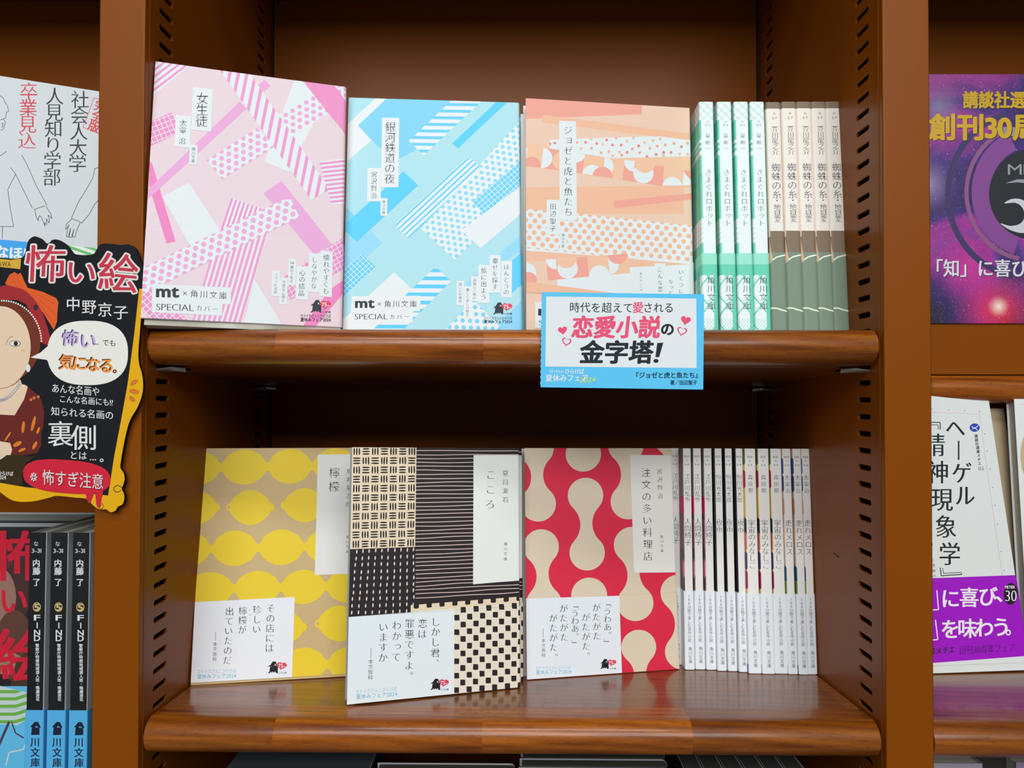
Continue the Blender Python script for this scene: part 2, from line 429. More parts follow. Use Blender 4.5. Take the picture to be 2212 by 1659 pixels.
def lay_art(items, sheet, smin, smax, zmin, zmax, base_off):
    "cut the print to the sheet, bend it over the folds, return polygon mesh data and letter mesh data"
    pv, pf, pc, gv, gf, gc = [], [], [], [], [], []
    cuts = [q for q in sheet.breaks if smin < q < smax]
    for it in items:
        lay = it[-1]; off = base_off+LIFT*lay
        if it[0] == 'P':
            poly = it[1]
            for ax, val, less in ((0, smin, False), (0, smax, True), (1, zmin, False), (1, zmax, True)):
                poly = clip_axis(poly, ax, val, less) if poly else []
            if not poly: continue
            if area2(poly) < 0: poly = poly[::-1]
            lo, hi = min(p[0] for p in poly), max(p[0] for p in poly)
            ed = [lo]+[q for q in cuts if lo < q < hi]+[hi]
            for a, b in zip(ed[:-1], ed[1:]):
                sub = poly if len(ed) == 2 else clip_axis(clip_axis(poly, 0, a, False) or [], 0, b, True) if clip_axis(poly, 0, a, False) else []
                if len(sub) < 3: continue
                k = len(pv)
                for (q, z) in sub:
                    x, y = sheet.at(q, off); pv.append((x*MM, y*MM, z*MM))
                pf.append(tuple(range(k, k+len(sub)))); pc.append(it[2])
        else:
            P = it[1]; xs = [p[0] for p in P]; zs = [p[1] for p in P]
            cx, cz = (min(xs)+max(xs))/2, (min(zs)+max(zs))/2
            if not (zmin <= cz < zmax): continue
            if min(xs) < smin or max(xs) > smax:
                # letter cut by the edge of the sheet
                for f in it[2]:
                    sub = [P[i] for i in f]
                    sub = clip_axis(sub, 0, smin, False); sub = clip_axis(sub, 0, smax, True) if sub else []
                    if len(sub) < 3: continue
                    k = len(gv)
                    for (q, z) in sub:
                        x, y = sheet.at(q, off); gv.append((x*MM, y*MM, z*MM))
                    gf.append(tuple(range(k, k+len(sub)))); gc.append(it[3])
                continue
            k = len(gv)
            for (q, z) in P:
                x, y = sheet.at(q, off); gv.append((x*MM, y*MM, z*MM))
            gf += [tuple(i+k for i in f) for f in it[2]]; gc += [it[3]]*len(it[2])
    return (pv, pf, pc), (gv, gf, gc)
def put_print(items, sheet, smin, smax, zmin, zmax, off, parent, mat, names=('printed_art', 'lettering')):
    p, g = lay_art(items, sheet, smin, smax, zmin, zmax, off)
    if p[1]: link(names[0], mesh_from(names[0], *p), parent, mat)
    if g[1]: link(names[1], mesh_from(names[1], *g), parent, mat)

def make_book(label, O, u, v, W, H, T, front, spine=None, back=None, art=None, band=None, band_cols=None, r=1.2, flare=0.0,
              mat='matte_print', group=None, page_tint=(1, 1, 1), block_z=(1.0, None), name='paperback_book', band_z0=0.3, block_x=1.5):
    spine = spine or front; back = back or spine
    root = empty(name, placement(O, u, v)); tag(root, label, 'book', group)
    sh = Sheet(W, T, r, flare)
    cf = lambda q: front if q < W else (spine if q < W+T else back)
    vs, fs, cs = shell(sh, 0, H, 0.0, 0.3, cf)
    jacket = link('jacket', mesh_from('jacket', vs, fs, cs), root, M[mat])
    z0, z1 = block_z; z1 = H-1.2 if z1 is None else z1
    t = page_tint
    link('page_block', box_mesh('page_block', block_x, W-0.6, 0.5, T-0.5, z0, z1, [t]*6), root, M['pages'])
    items = art.items if art else []
    zb = band or 0.0
    if items: put_print(items, sh, 0.0, 2*W+T, zb if band else 0.0, H, 0.05, jacket, M[mat])
    if band:
        bf, bs = band_cols if band_cols else (front, spine)
        vs, fs, cs = shell(sh, band_z0, zb, 0.42, 0.12, lambda q: bf if q < W else bs)
        bd = link('paper_band', mesh_from('paper_band', vs, fs, cs), root, M[mat])
        if items: put_print(items, sh, 0.0, 2*W+T, band_z0, zb, 0.46, bd, M[mat])
    return root
def copy_thing(root, mw, label):
    r = root.copy(); COL.objects.link(r); r.matrix_world = mw; r['label'] = label
    for ch in list(root.children):
        c = ch.copy(); COL.objects.link(c); c.parent = r
        for g in list(ch.children):
            d = g.copy(); COL.objects.link(d); d.parent = c
    return r
def book_corners(O, u, v, W, H):
    O = np.array(O, float); mw = placement(O, u, v); u = np.array([mw[i][0] for i in range(3)]); v = np.array([mw[i][2] for i in range(3)])
    return [proj(O+v*H), proj(O+u*W+v*H), proj(O), proj(O+u*W)]
def art_on(O, u, v, W, H, fix=None, s0=0.0):
    src = book_corners(O, u, v, W, H)
    if fix: src = [f if f else s for f, s in zip(fix, src)]
    return Art(homography(src, [(s0, H), (s0+W, H), (s0, 0), (s0+W, 0)]))

load_glyphs(set('女生徒太宰治角川文庫×SPECIALカバーmt壊れやすくもしなやかな心の結晶14歳の少女多感情をつづった名作75thドイさんとひらけば夏休みフェア2024'
 '銀河鉄道の夜宮沢賢ほんとうの幸せを探す旅に出よう孤独年美しく哀い描いた代表作ジョゼと虎と魚たち田辺聖子いくつになってこんな恋生きることが時代を超えて愛される恋愛小説の金字塔！!『』著／'
 '檸檬梶井基次郎その店には珍しいがレモン出ていたのだ本文抜粋こころ夏目漱石しかし君、恋は罪悪です。わっますか注の多い料理店「うわあ。」たほ星新一きまぐれロボット3-芥龍之介蜘蛛糸・地獄変'
 '江戸乱歩人間椅恒光夜市森絵都宇宙みなしごメス走れ分楽しむ名作え卒業見込知り学部社会大完全版怖中野京子気る画にも?裏側※すぎ意KADOW内藤了FIND警察庁特捜地域潜入班鳴瀬清花'
 '講談選書創刊30周年MÉTIERチエ喜び味ヘーゲル精神現象6精15-…爆ょ'))

# ================================================================== STRUCTURE (mm)
XL, XR, POST = -212.5, 204.6, 26.4          # inner faces of the middle bay, width of an upright
YF, YB = 416.0, 632.0
ZB, ZT = -420.0, 560.0
SLOTS = [8+10*k for k in range(-42, 55)]
def sheet_with_slots(name, x, into, parent):
    "sheet-metal face at x with two columns of bracket slots; into = +1/-1 towards the hollow of the upright"
    cols_y = [(431.0, 450.0), (595.0, 614.0)]
    V = []; Fc = []
    def quad(y0, y1, z0, z1):
        k = len(V); V.extend([(x, y0, z0), (x, y1, z0), (x, y1, z1), (x, y0, z1)]); Fc.append((k, k+1, k+2, k+3))
    ys = [YF+0.6, 431.0, 450.0, 595.0, 614.0, YB]
    for i in (0, 2, 4): quad(ys[i], ys[i+1], ZB, ZT)
    for (a, b) in cols_y:
        quad(a, b, ZB, SLOTS[0]-5); quad(a, b, SLOTS[-1]+5, ZT)
        c = (a+b)/2
        for z in SLOTS:
            hl, hh, r = 8.3, 1.75, 1.5
            ring = []
            for sx, sz, a0 in ((1, 1, 0), (-1, 1, 90), (-1, -1, 180), (1, -1, 270)):
                for t in (0, 45, 90):
                    an = math.radians(a0+t); ring.append((c+sx*(hl-r)+r*math.cos(an), z+sz*(hh-r)+r*math.sin(an)))
            n = len(ring); k = len(V)
            V.extend([(x, p[0], p[1]) for p in ring])                               # outer rim
            V.extend([(x+into*0.35, c+(p[0]-c)*0.965, z+(p[1]-z)*0.86) for p in ring])   # rolled lip
            V.extend([(x+into*1.3, c+(p[0]-c)*0.965, z+(p[1]-z)*0.86) for p in ring])
            cb = len(V); V.extend([(x, b, z+5), (x, a, z+5), (x, a, z-5), (x, b, z-5)])
            corner = [0, 0, 0, 1, 1, 1, 2, 2, 2, 3, 3, 3]
            for i in range(n):
                j = (i+1) % n
                if corner[i] == corner[j]: Fc.append((k+i, k+j, cb+corner[i]))
                else: Fc.append((k+i, k+j, cb+corner[j], cb+corner[i]))
                Fc.append((k+i, k+n+i, k+n+j, k+j)); Fc.append((k+n+i, k+2*n+i, k+2*n+j, k+n+j))
    o = link(name, mesh_from(name, [(p[0]*MM, p[1]*MM, p[2]*MM) for p in V], Fc), parent, M['paint'])
    return o
bookcase = empty('bookcase', Matrix.Translation((0, 0.52, ZB*MM)))
tag(bookcase, 'brown painted metal bookcase run with slotted uprights', 'bookcase')
def bc(o):
    o.parent = bookcase; o.matrix_parent_inverse = bookcase.matrix_world.inverted(); return o
bpy.context.view_layer.update()
BAY = XR-XL
ups = [XL-POST-BAY-POST, XL-POST, XR, XR+POST+BAY]
for i, x0 in enumerate(ups):
    x1 = x0+POST
    f = bc(link('upright_face', box_mesh('upright_face', x0+0.1, x1-0.1, YF, YF+1.6, ZB, ZT), None, M['paint'])); bevelled(f, 0.9, 4)
    bc(link('seam_strip', box_mesh('seam_strip', x0+0.6, x1-0.6, YF+1.2, YF+8, ZB, ZT), None, M['cavity']))
    bc(sheet_with_slots('slotted_side', x0, 1, None)); bc(sheet_with_slots('slotted_side', x1, -1, None))
    for s_ in (x0-0.3, x1-0.2): bc(link('folded_seam', box_mesh('folded_seam', s_, s_+0.5, YF+4.6, YF+6.4, ZB, ZT), None, M['paint']))
    bc(link('upright_dark_core', box_mesh('upright_dark_core', x0+9, x1-9, YF+9, YB-3, ZB, ZT), None, M['cavity']))  # black core added inside the hollow upright to keep its slots dark
for x0 in ups:
    bc(link('rear_light_stop', box_mesh('rear_light_stop', x0-0.5, x0+POST+0.5, YB+0.2, YB+1.0, ZB, ZT), None, M['cavity']))  # unseen plate added behind each upright to stop light leaking through the slots
for i in range(3):
    a, b = ups[i]+POST, ups[i+1]
    bc(link('back_panel', box_mesh('back_panel', a+2.2, b-2.2, YB-2.0, YB+1.0, ZB, ZT), None, M['paint']))
    bc(link('back_gap', box_mesh('back_gap', a-3, b+3, YB+1.1, YB+3, ZB, ZT), None, M['cavity']))

TILT = 0.061
bc(link('scuff_mark', mesh_from('scuff_mark', [((XR-0.06)*MM, y*MM, z*MM) for y, z in ((475.0, -102.2), (483.5, -101.0), (484.0, -101.8), (475.6, -103.1))], [(0, 1, 2, 3)]), None, M['cavity']))
def make_shelf(x0, x1, ztop, label, yf=418.0, depth=210.0):
    "board with a half-round front edge, sloping gently down to the back"
    root = empty('wooden_shelf', Matrix.Translation(((x0+x1)/2*MM, yf*MM, ztop*MM))); tag(root, label, 'shelf', None)
    th = 20.4; r = th/2; hw = (x1-x0)/2
    def Z(y, z): return z-TILT*y
    prof = []
    prof.append((26.0, 0.0))
    for i in range(0, 17):
        a = math.radians(90+180*i/16); prof.append((r*1.04+r*1.04*math.cos(a), -r+r*math.sin(a)))
    prof.append((26.0, -th))
    def extrude(pr, name, mat, x0, x1, endr=0.0):
        V = []; Fc = []; n = len(pr)
        xs = [x0, x0+0.25, x0+1.0, x1-1.0, x1-0.25, x1] if endr else [x0, x1]
        cy = sum(p[0] for p in pr)/n; cz = sum(p[1] for p in pr)/n
        for i, x in enumerate(xs):
            q = [0.94, 0.985, 1, 1, 0.985, 0.94][i] if endr else 1
            for (y, z) in pr:
                yy = cy+(y-cy)*q; zz = cz+(z-cz)*q; V.append((x*MM, yy*MM, Z(yy, zz)*MM))
        for i in range(len(xs)-1):
            for j in range(n):
                k = (j+1) % n; Fc.append((i*n+j, i*n+k, (i+1)*n+k, (i+1)*n+j))
        Fc.append(tuple(range(n))[::-1]); Fc.append(tuple((len(xs)-1)*n+j for j in range(n)))
        me = mesh_from(name, V, Fc)
        o = link(name, me, root, mat)
        for p in me.polygons: p.use_smooth = len(p.vertices) == 4 and name == 'nosing'
        me.set_sharp_from_angle(angle=math.radians(35))
        return o
    extrude(prof, 'nosing', M['nosing'], -hw, hw, 1.0)
    bd = [(26.05, -0.12), (26.05, -th+0.1), (depth, -th+0.1), (depth, -0.12)]
    extrude(bd, 'board', M['board'], -hw+0.3, hw-0.3)
    return root
ZU, ZL = 38.9, -183.6
def zshelf(z0, y): return z0-TILT*(y-418.0)
def shelfU(y): return zshelf(ZU, y)-0.0
def shelfL(y): return zshelf(ZL, y)
make_shelf(XL+1.6, XR-1.6, ZU, 'middle bay upper wooden shelf carrying the pink, blue and orange books')
make_shelf(XL+1.6, XR-1.6, ZL, 'middle bay lower wooden shelf carrying the lemon, black and red books')
make_shelf(XL+1.6, XR-1.6, 372.0, 'top wooden shelf over the middle bay above the photo')
make_shelf(XL+1.6, XR-1.6, -374.0, 'lowest wooden shelf under the middle bay with shaded books')
LX0, LX1 = ups[0]+POST+1.6, ups[1]-1.6; RX0, RX1 = ups[2]+POST+1.6, ups[3]-1.6
make_shelf(LX0, LX1, ZU, 'left bay wooden shelf under the white line-drawing book')
make_shelf(LX0, LX1, -232.8, 'left bay lower wooden shelf under the black spined books')
make_shelf(LX0, LX1, 372.0, 'left bay top wooden shelf above the photo')
make_shelf(RX0, RX1, 16.6, 'right bay set-back wooden shelf below the galaxy poster', 548.0, 82.0)
make_shelf(RX0, RX1, -183.6, 'right bay lower wooden shelf under the white and purple book')
make_shelf(RX0, RX1, 372.0, 'right bay top wooden shelf above the photo')
make_shelf(RX0, RX1, -374.0, 'right bay lowest wooden shelf under the grey covered books')

def bracket(x, sgn, y, z, label):
    "pressed steel clip hooked in a slot: a tongue with turned-up rims"
    root = empty('shelf_bracket', Matrix.Translation((x*MM, y*MM, z*MM))); tag(root, label, 'bracket', 'steel shelf brackets')
    L, Wd = 15.0, 15.0
    V = []; Fc = []
    prof = [(-2.5, 0.0), (0.0, 0.0), (L*0.55, 0.0), (L, -0.6)]
    rim = [(-Wd/2, 1.5), (-Wd/2+0.5, 0.3), (-Wd/2+1.6, 0), (Wd/2-1.6, 0), (Wd/2-0.5, 0.3), (Wd/2, 1.5)]
    for (px, pz) in prof:
        k = 1.0 if px < L*0.6 else 0.45
        for lay in (0, -0.9):
            for (ry, rz) in rim: V.append((sgn*px*MM, ry*k*MM, (pz+rz*(1.0 if px > 0 else 0.3)+lay)*MM))
    n = 12
    for i in range(3):
        for j in range(5):
            a = i*n+j; b = (i+1)*n+j
            Fc += [(a, b, b+1, a+1), (a+6, a+7, b+7, b+6)]
        a = i*n; b = (i+1)*n
        Fc += [(a, a+6, b+6, b), (a+5, b+5, b+11, a+11)]
    Fc += [(0, 1, 7, 6), (1, 2, 8, 7), (2, 3, 9, 8), (3, 4, 10, 9), (4, 5, 11, 10)]
    Fc += [tuple(3*n+i for i in (j, j+6, j+7, j+1)) for j in range(5)]
    link('tongue', mesh_from('tongue', V, Fc), root, M['steel'])
    link('hook', box_mesh('hook', min(0, -sgn*2.4), max(0, -sgn*2.4), -6, 6, -1.2, 0.3), root, M['steel'])
for (x, sgn, side) in ((XL, 1, 'left'), (XR, -1, 'right')):
    for zs, nm in ((ZU, 'upper'), (ZL, 'lower')):
        bracket(x+sgn*0.2, sgn, 440.5, zshelf(zs, 440.5)-20.4-2.0, 'steel bracket under the front %s end of the %s shelf' % (side, nm))
        bracket(x+sgn*0.2, sgn, 604.5, zshelf(zs, 604.5)-20.4-2.0, 'steel bracket under the rear %s end of the %s shelf' % (side, nm))

# ================================================================== BOOKS WITH PRINTED COVERS
WHT = ink(228, 236, 239); INK = ink(50, 68, 78); DARK = ink(42, 44, 62)
OBI_W = ink(224, 233, 238); SKYB = ink(90, 178, 215)
def emblem(A, x0, y0, wd, dark=DARK, red=ink(228, 62, 92), small=True):
    "publisher's house-shaped emblem with anniversary balloon; unit box 1060 wide, 680 high"
    k = wd/1060.0
    def q(pts): return [(x0+(x-700)*k, y0+(y-210)*k) for x, y in pts]
    A.poly(q([(830, 505), (1000, 495), (1075, 430), (1180, 430), (1270, 520), (1262, 872), (1180, 852), (1110, 760), (1050, 842), (985, 760), (925, 850), (880, 772), (820, 850), (705, 856), (800, 760)]), dark)
    A.poly(q([(980, 212), (1150, 212), (1195, 335), (1235, 430), (1190, 445), (1120, 330), (1070, 430), (1000, 495), (710, 495), (850, 400)]), tuple(c*0.8 for c in dark))
    A.poly(q([(1120, 335), (1175, 425), (1070, 425)]), WHT)
    for (cx, cy, rx, ry) in ((1370, 400, 170, 150), (1600, 420, 165, 150), (1480, 480, 250, 120)):
        A.ell(*q([(cx, cy)])[0], rx*k, ry*k, red, n=16)
    A.poly(q([(1400, 560), (1560, 570), (1400, 700)]), red)
    (a, b), (c, d) = q([(1290, 345), (1550, 550)]); A.T('75', a, b, c, d, 'bold', WHT)
    (a, b), (c, d) = q([(1575, 455), (1710, 550)]); A.T('th', a, b, c, d, 'reg', WHT)
    (a, b), (c, d) = q([(1290, 775), (1755, 890)]); A.T('川文庫', a, b, c, d, 'reg', dark)

# ---------------- pink book
PK = dict(O=(-210.3, 410.3, 42.5)); PKu, PKv = frame_vectors(16.16, 6.64, -1.11)
W0, H0 = 109.0, 153.0
def art_pink():
    A = art_on(PK['O'], PKu, PKv, W0, H0, [(335, 137), (746, 190), (304, 692), None])
    A.crop(300, 120, 2.765)
    base, lil, hot, wht, dot, pk = ink(231, 210, 218), ink(232, 168, 216), ink(238, 132, 194), ink(226, 234, 236), ink(236, 168, 212), ink(236, 146, 198)
    A.poly([(90, 35), (1500, 35), (1500, 1700), (-60, 1700)], base)
    c1 = [(60, 40), (312, 60), (80, 252)]; A.poly(c1, wht)
    A.stripes([(60, 40), (300, 60), (80, 240)], (83, 222), (412, -320), (0, -39), 7, 17, ink(236, 150, 202))
    A.poly([(62, 640), (78, 655), (219, 1120), (165, 1133), (60, 790)], hot)
    A.poly([(600, 280), (640, 323), (50, 872), (52, 812)], lil)
    g = [(60, 412), (80, 400), (198, 348), (250, 465), (70, 553)]; A.poly(g, pk)
    A.stripes(g, (100, 400), (235, -92), (7, 28), 9, 4, wht, -4); A.stripes(g, (100, 420), (65, 150), (27, -11), 9, 4, wht, -5)
    A.poly([(900, 100), (975, 150), (1135, 300), (980, 560), (895, 700), (735, 640), (748, 625), (930, 140)], base)
    A.poly([(928, 140), (985, 140), (1118, 350), (1040, 400), (893, 698), (749, 637)], wht)
    d = [(820, 370), (1030, 240), (1135, 345), (915, 477)]; A.poly(d, wht)
    A.dots(d, (916, 415), (40.7, -24.7), (1, 40), 14, dot, ry=13)
    A.poly([(968, 150), (1160, 186), (1262, 300), (1262, 520), (1235, 478), (1128, 352)], pk)
    t = [(1155, 170), (1290, 190), (1290, 350), (1232, 280)]; A.poly(t, wht); A.dots(t, (1191, 221), (37, 20), (1, 36), 12, dot)
    A.poly([(745, 150), (780, 187), (742, 222), (706, 186)], lil)
    d = [(400, 632), (700, 438), (812, 545), (495, 745)]; A.poly(d, wht); A.dots(d, (491.5, 620), (43.3, -26.5), (0.5, 41), 14.5, dot)
    s = [(470, 80), (650, 100), (1137, 800), (1028, 866)]; A.poly(s, wht)
    A.stripes(s, (563, 254), (-68, 340), (51, 0), 14, 20, ink(236, 152, 202), -4)
    s = [(1072, 636), (1262, 612), (1262, 885), (1148, 890)]; A.poly(s, wht)
    A.stripes(s, (1090, 648), (312, -36), (0, 26), 11, 13, ink(236, 150, 202))
    A.poly([(140, 852), (298, 767), (500, 1075), (305, 1142)], wht)
    s = [(548, 858), (750, 922), (720, 1010), (488, 1045)]; A.poly(s, wht)
    A.stripes(s, (552, 870), (-120, 365), (27, 0), 12, 13, ink(236, 146, 202))
    s = [(425, 1225), (775, 1055), (605, 1640), (320, 1600)]; A.poly(s, wht)
    A.stripes(s, (427, 1240), (-95, 330), (31, 0), 18, 17, ink(238, 158, 204), -3)
    A.poly([(690, 1340), (905, 1690), (560, 1690), (640, 1560)], wht)
    A.poly([(742, 825), (850, 752), (1152, 1130), (1045, 1190)], lil)
    g = [(850, 1330), (1262, 1060), (1262, 1245), (960, 1440), (895, 1462)]; A.poly(g, pk)
    A.stripes(g, (900, 1300), (510, -320), (10, 24), 9, 4, wht, -3); A.stripes(g, (900, 1330), (16, 34), (24, -14), 16, 4, wht, -3)
    A.poly([(1140, 1400), (1235, 1330), (1235, 1400), (1040, 1640), (965, 1640)], hot)
    g = [(10, 1425), (85, 1395), (80, 1555), (325, 1572), (322, 1600), (125, 1600), (20, 1500)]
    g2 = [(10, 1425), (85, 1395), (322, 1620), (150, 1680), (0, 1510)]; A.poly(g2, pk)
    A.stripes(g2, (30, 1440), (100, 100), (24, -24), 12, 5, wht, -6); A.stripes(g2, (30, 1440), (100, -88), (20, 22), 14, 5, wht, -3)
    d = [(-20, 1302), (852, 866), (905, 862), (957, 966), (155, 1372), (-20, 1455)]
    A.poly(d, wht); A.dots(d, (377, 1220), (49.2, -24.5), (44, 18), 15.5, dot)
    for p in ([(322, 198), (438, 210), (430, 462), (310, 452)], [(217, 365), (310, 372), (304, 562), (212, 553)], [(303, 540), (350, 545), (345, 662), (298, 658)],
              [(80, 1375), (552, 1393), (548, 1492), (78, 1492)], [(80, 1480), (502, 1480), (497, 1560), (78, 1545)]): A.poly(p, wht)
    A.V('女生徒', 377, 265, 372, 399, 76, 'mincho', INK); A.V('太宰', 263, 412, 261, 456, 45, 'mincho', INK); A.V('治', 257, 518, 257, 518, 45, 'mincho', INK)
    A.V('角川文庫', 325, 566, 322, 637, 24, 'mincho', INK)
    A.T('mt', 107, 1398, 237, 1454, 'black', DARK); A.row('×', 275, 1430, 275, 1430, 58, 'thin', INK); A.row('角川文庫', 331, 1431, 503, 1440, 50, 'mincho', INK)
    A.T('SPECIAL', 105, 1493, 328, 1534, 'mincho', INK, slope=3); A.row('カバー', 360, 1517, 456, 1522, 40, 'mincho', INK)
    A.crop(530, 420, 5.53)
    for p in ([(895, 678), (1040, 685), (1030, 1230), (885, 1222)], [(757, 705), (897, 715), (890, 1180), (745, 1170)], [(610, 862), (757, 868), (745, 1268), (595, 1260)],
              [(515, 770), (608, 778), (598, 1095), (508, 1090)], [(415, 1000), (508, 1005), (498, 1328), (405, 1320)], [(322, 918), (415, 922), (410, 1230), (312, 1222)]): A.poly(p, wht)
    A.V('壊れやすくも', 965, 760, 958, 1158, 84, 'mincho', INK); A.V('しなやかな', 826, 785, 817, 1098, 76, 'mincho', INK); A.V('心の結晶', 680, 940, 668, 1185, 78, 'mincho', INK)
    A.V('14', 555, 826, 555, 826, 1, 'mincho', INK); A.T('14', 538, 810, 578, 842, 'thin', INK); A.V('歳の少女の', 556, 876, 548, 1045, 44, 'mincho', INK)
    A.V('多感な心情を', 460, 1055, 452, 1280, 44, 'mincho', INK); A.V('つづった名作', 366, 965, 360, 1180, 44, 'mincho', INK)
    emblem(A, 775, 1265, 245); A.T('カドイカさんとひらけば', 662, 1434, 1018, 1478, 'reg', DARK); A.T('夏休みフェア2024', 660, 1480, 1018, 1524, 'bold', DARK)
    return A
ap = art_pink()
make_book('pink patterned paperback facing front at the left end of the upper shelf', PK['O'], PKu, PKv, W0, H0, 11.0, ink(231, 210, 218), WHT, None, ap,
          band=51.5, r=2.2, flare=1.2, block_z=(-3.2, 148))

# ---------------- blue book
BLO = (-106.6, 447.6, 37.6); BLu, BLv = frame_vectors(4.68, 7.33, 0.05)
def art_blue():
    A = art_on(BLO, BLu, BLv, W0, H0)
    A.crop(730, 180, 3.0714)
    base, wht, mid, bri = ink(174, 224, 234), ink(229, 236, 239), ink(128, 210, 242), ink(88, 208, 252)
    A.poly([(-50, 0), (1400, 0), (1400, 1800), (-50, 1800)], base)
    A.poly([(260, 90), (335, 90), (133, 280), (222, 378), (-20, 590), (-20, 350), (68, 268)], wht)
    A.poly([(335, 90), (785, 90), (470, 382), (525, 440), (410, 500), (300, 430), (270, 425), (133, 280)], mid)
    s = [(785, 85), (985, 90), (569, 478), (470, 382)]; A.poly(s, wht); A.stripes(s, (700, 140), (100, 1.5), (0, 44.5), 10, 19.5, ink(104, 206, 246))
    A.poly([(1065, 110), (1140, 110), (797, 432), (757, 400)], bri)
    d = [(1240, 215), (1240, 720), (775, 1172), (550, 965)]; A.poly(d, wht)
    A.c = (880, 200, 6.381); 
    d2 = [((x/3.0714+730-880)*6.381, (y/3.0714+180-200)*6.381) for x, y in d]
    A.dots(d2, (1225, 733), (88.5, 15.5), (12.5, 83), 28, ink(140, 216, 244), R=16, ry=26)
    A.crop(730, 180, 3.0714)
    s = [(865, 487), (952, 560), (470, 1030), (375, 940)]; A.poly(s, wht); A.stripes(s, (870, 494), (-490, 453), (21, 19.5), 6, 11, ink(100, 208, 248))
    g = [(1240, 490), (1240, 665), (985, 888), (890, 785)]; A.poly(g, ink(104, 208, 246)); A.stripes(g, (890, 797), (290, -255), (19, 20), 8, 4, wht); A.stripes(g, (905, 800), (100, 106), (21, -19), 18, 4, wht, -2)
    A.poly([(1240, 660), (1240, 845), (945, 1095), (820, 975)], wht)
    A.poly([(435, 585), (532, 678), (125, 1052), (30, 965), (30, 950)], bri)
    A.poly([(30, 800), (110, 880), (30, 950)], mid); A.poly([(215, 975), (297, 1057), (20, 1310), (20, 975), (125, 1052)], ink(150, 216, 246))
    g = [(155, 1130), (253, 1222), (15, 1445), (15, 1260)]; A.poly(g, ink(92, 206, 248)); A.stripes(g, (50, 1235), (-100, 92), (18, 18), 8, 4, wht, -3); A.stripes(g, (50, 1235), (100, 98), (20, -18.5), 10, 4, wht, -6)
    A.poly([(372, 1255), (495, 1370), (250, 1640), (0, 1640), (0, 1600)], wht)
    s = [(650, 1218), (748, 1315), (430, 1640), (230, 1640), (470, 1385)]; A.poly(s, wht); A.stripes(s, (600, 1242), (100, 0.5), (0, 53.5), 9, 25, bri)
    A.poly([(1250, 970), (1250, 1080), (870, 1345), (848, 1335)], ink(150, 216, 246)); A.poly([(1150, 1180), (1260, 1090), (1260, 1300), (1150, 1395)], ink(92, 208, 252))
    A.poly([(1260, 1400), (1260, 1700), (1120, 1700), (1060, 1600)], ink(140, 212, 246))
    d = [(900, 1440), (1110, 1650), (700, 1650)]; A.poly(d, wht); A.dots(d, (909, 1487), (47.6, 2), (7, 46), 14.5, ink(120, 208, 246))
    for p in ([(292, 228), (407, 230), (402, 690), (287, 690)], [(197, 562), (288, 562), (284, 783), (193, 783)], [(284, 763), (328, 763), (326, 880), (282, 878)],
              [(92, 1415), (548, 1410), (545, 1513), (88, 1513)], [(90, 1500), (501, 1500), (497, 1588), (82, 1590)],
              [(1085, 1178), (1155, 1180), (1152, 1422), (1082, 1420)], [(1007, 1140), (1080, 1142), (1078, 1392), (1003, 1390)], [(932, 1205), (1008, 1208), (1003, 1460), (928, 1458)],
              [(885, 1282), (932, 1284), (930, 1448), (882, 1445)], [(838, 1350), (888, 1352), (885, 1560), (834, 1558)], [(790, 1310), (837, 1312), (834, 1475), (787, 1473)]): A.poly(p, wht)
    A.V('銀河鉄道の夜', 348, 290, 343, 633, 74, 'mincho', INK); A.V('宮沢賢治', 240, 605, 238, 744, 44, 'mincho', INK); A.V('角川文庫', 305, 786, 304, 858, 22, 'mincho', INK)
    A.V('ほんとうの', 1118, 1220, 1116, 1388, 40, 'mincho', INK); A.V('幸せを探す', 1043, 1180, 1041, 1352, 42, 'mincho', INK); A.V('旅に出よう', 968, 1245, 966, 1420, 42, 'mincho', INK)
    A.V('孤独な少年の', 907, 1308, 905, 1425, 24, 'mincho', INK); A.V('美しく哀しい旅を', 861, 1372, 859, 1537, 24, 'mincho', INK); A.V('描いた代表作', 812, 1335, 811, 1450, 24, 'mincho', INK)
    A.T('mt', 118, 1440, 240, 1490, 'black', DARK); A.row('×', 275, 1466, 275, 1466, 52, 'thin', INK); A.row('角川文庫', 330, 1464, 500, 1464, 50, 'mincho', INK)
    A.T('SPECIAL', 112, 1531, 330, 1568, 'mincho', INK); A.row('カバー', 360, 1550, 457, 1548, 38, 'mincho', INK)
    emblem(A, 1028, 1455, 128); A.T('カドイカさんとひらけば', 970, 1549, 1155, 1568, 'reg', DARK); A.T('夏休みフェア2024', 970, 1571, 1155, 1593, 'bold', DARK)
    return A
ab = art_blue()
make_book('sky blue patterned paperback facing front between the pink and orange books', BLO, BLu, BLv, W0, H0, 10.0, ink(174, 224, 234), ink(170, 220, 235), None, ab, band=51.0, r=2.0)
nB = np.cross(BLv, BLu)
make_book('second blue paperback, its edge just showing behind the front blue one', tuple(np.array(BLO)+nB*11.3+BLu*2.6), BLu, BLv, W0, H0-4, 10.0, ink(174, 224, 234), ink(170, 220, 235), None, None, band=50, r=2.0)

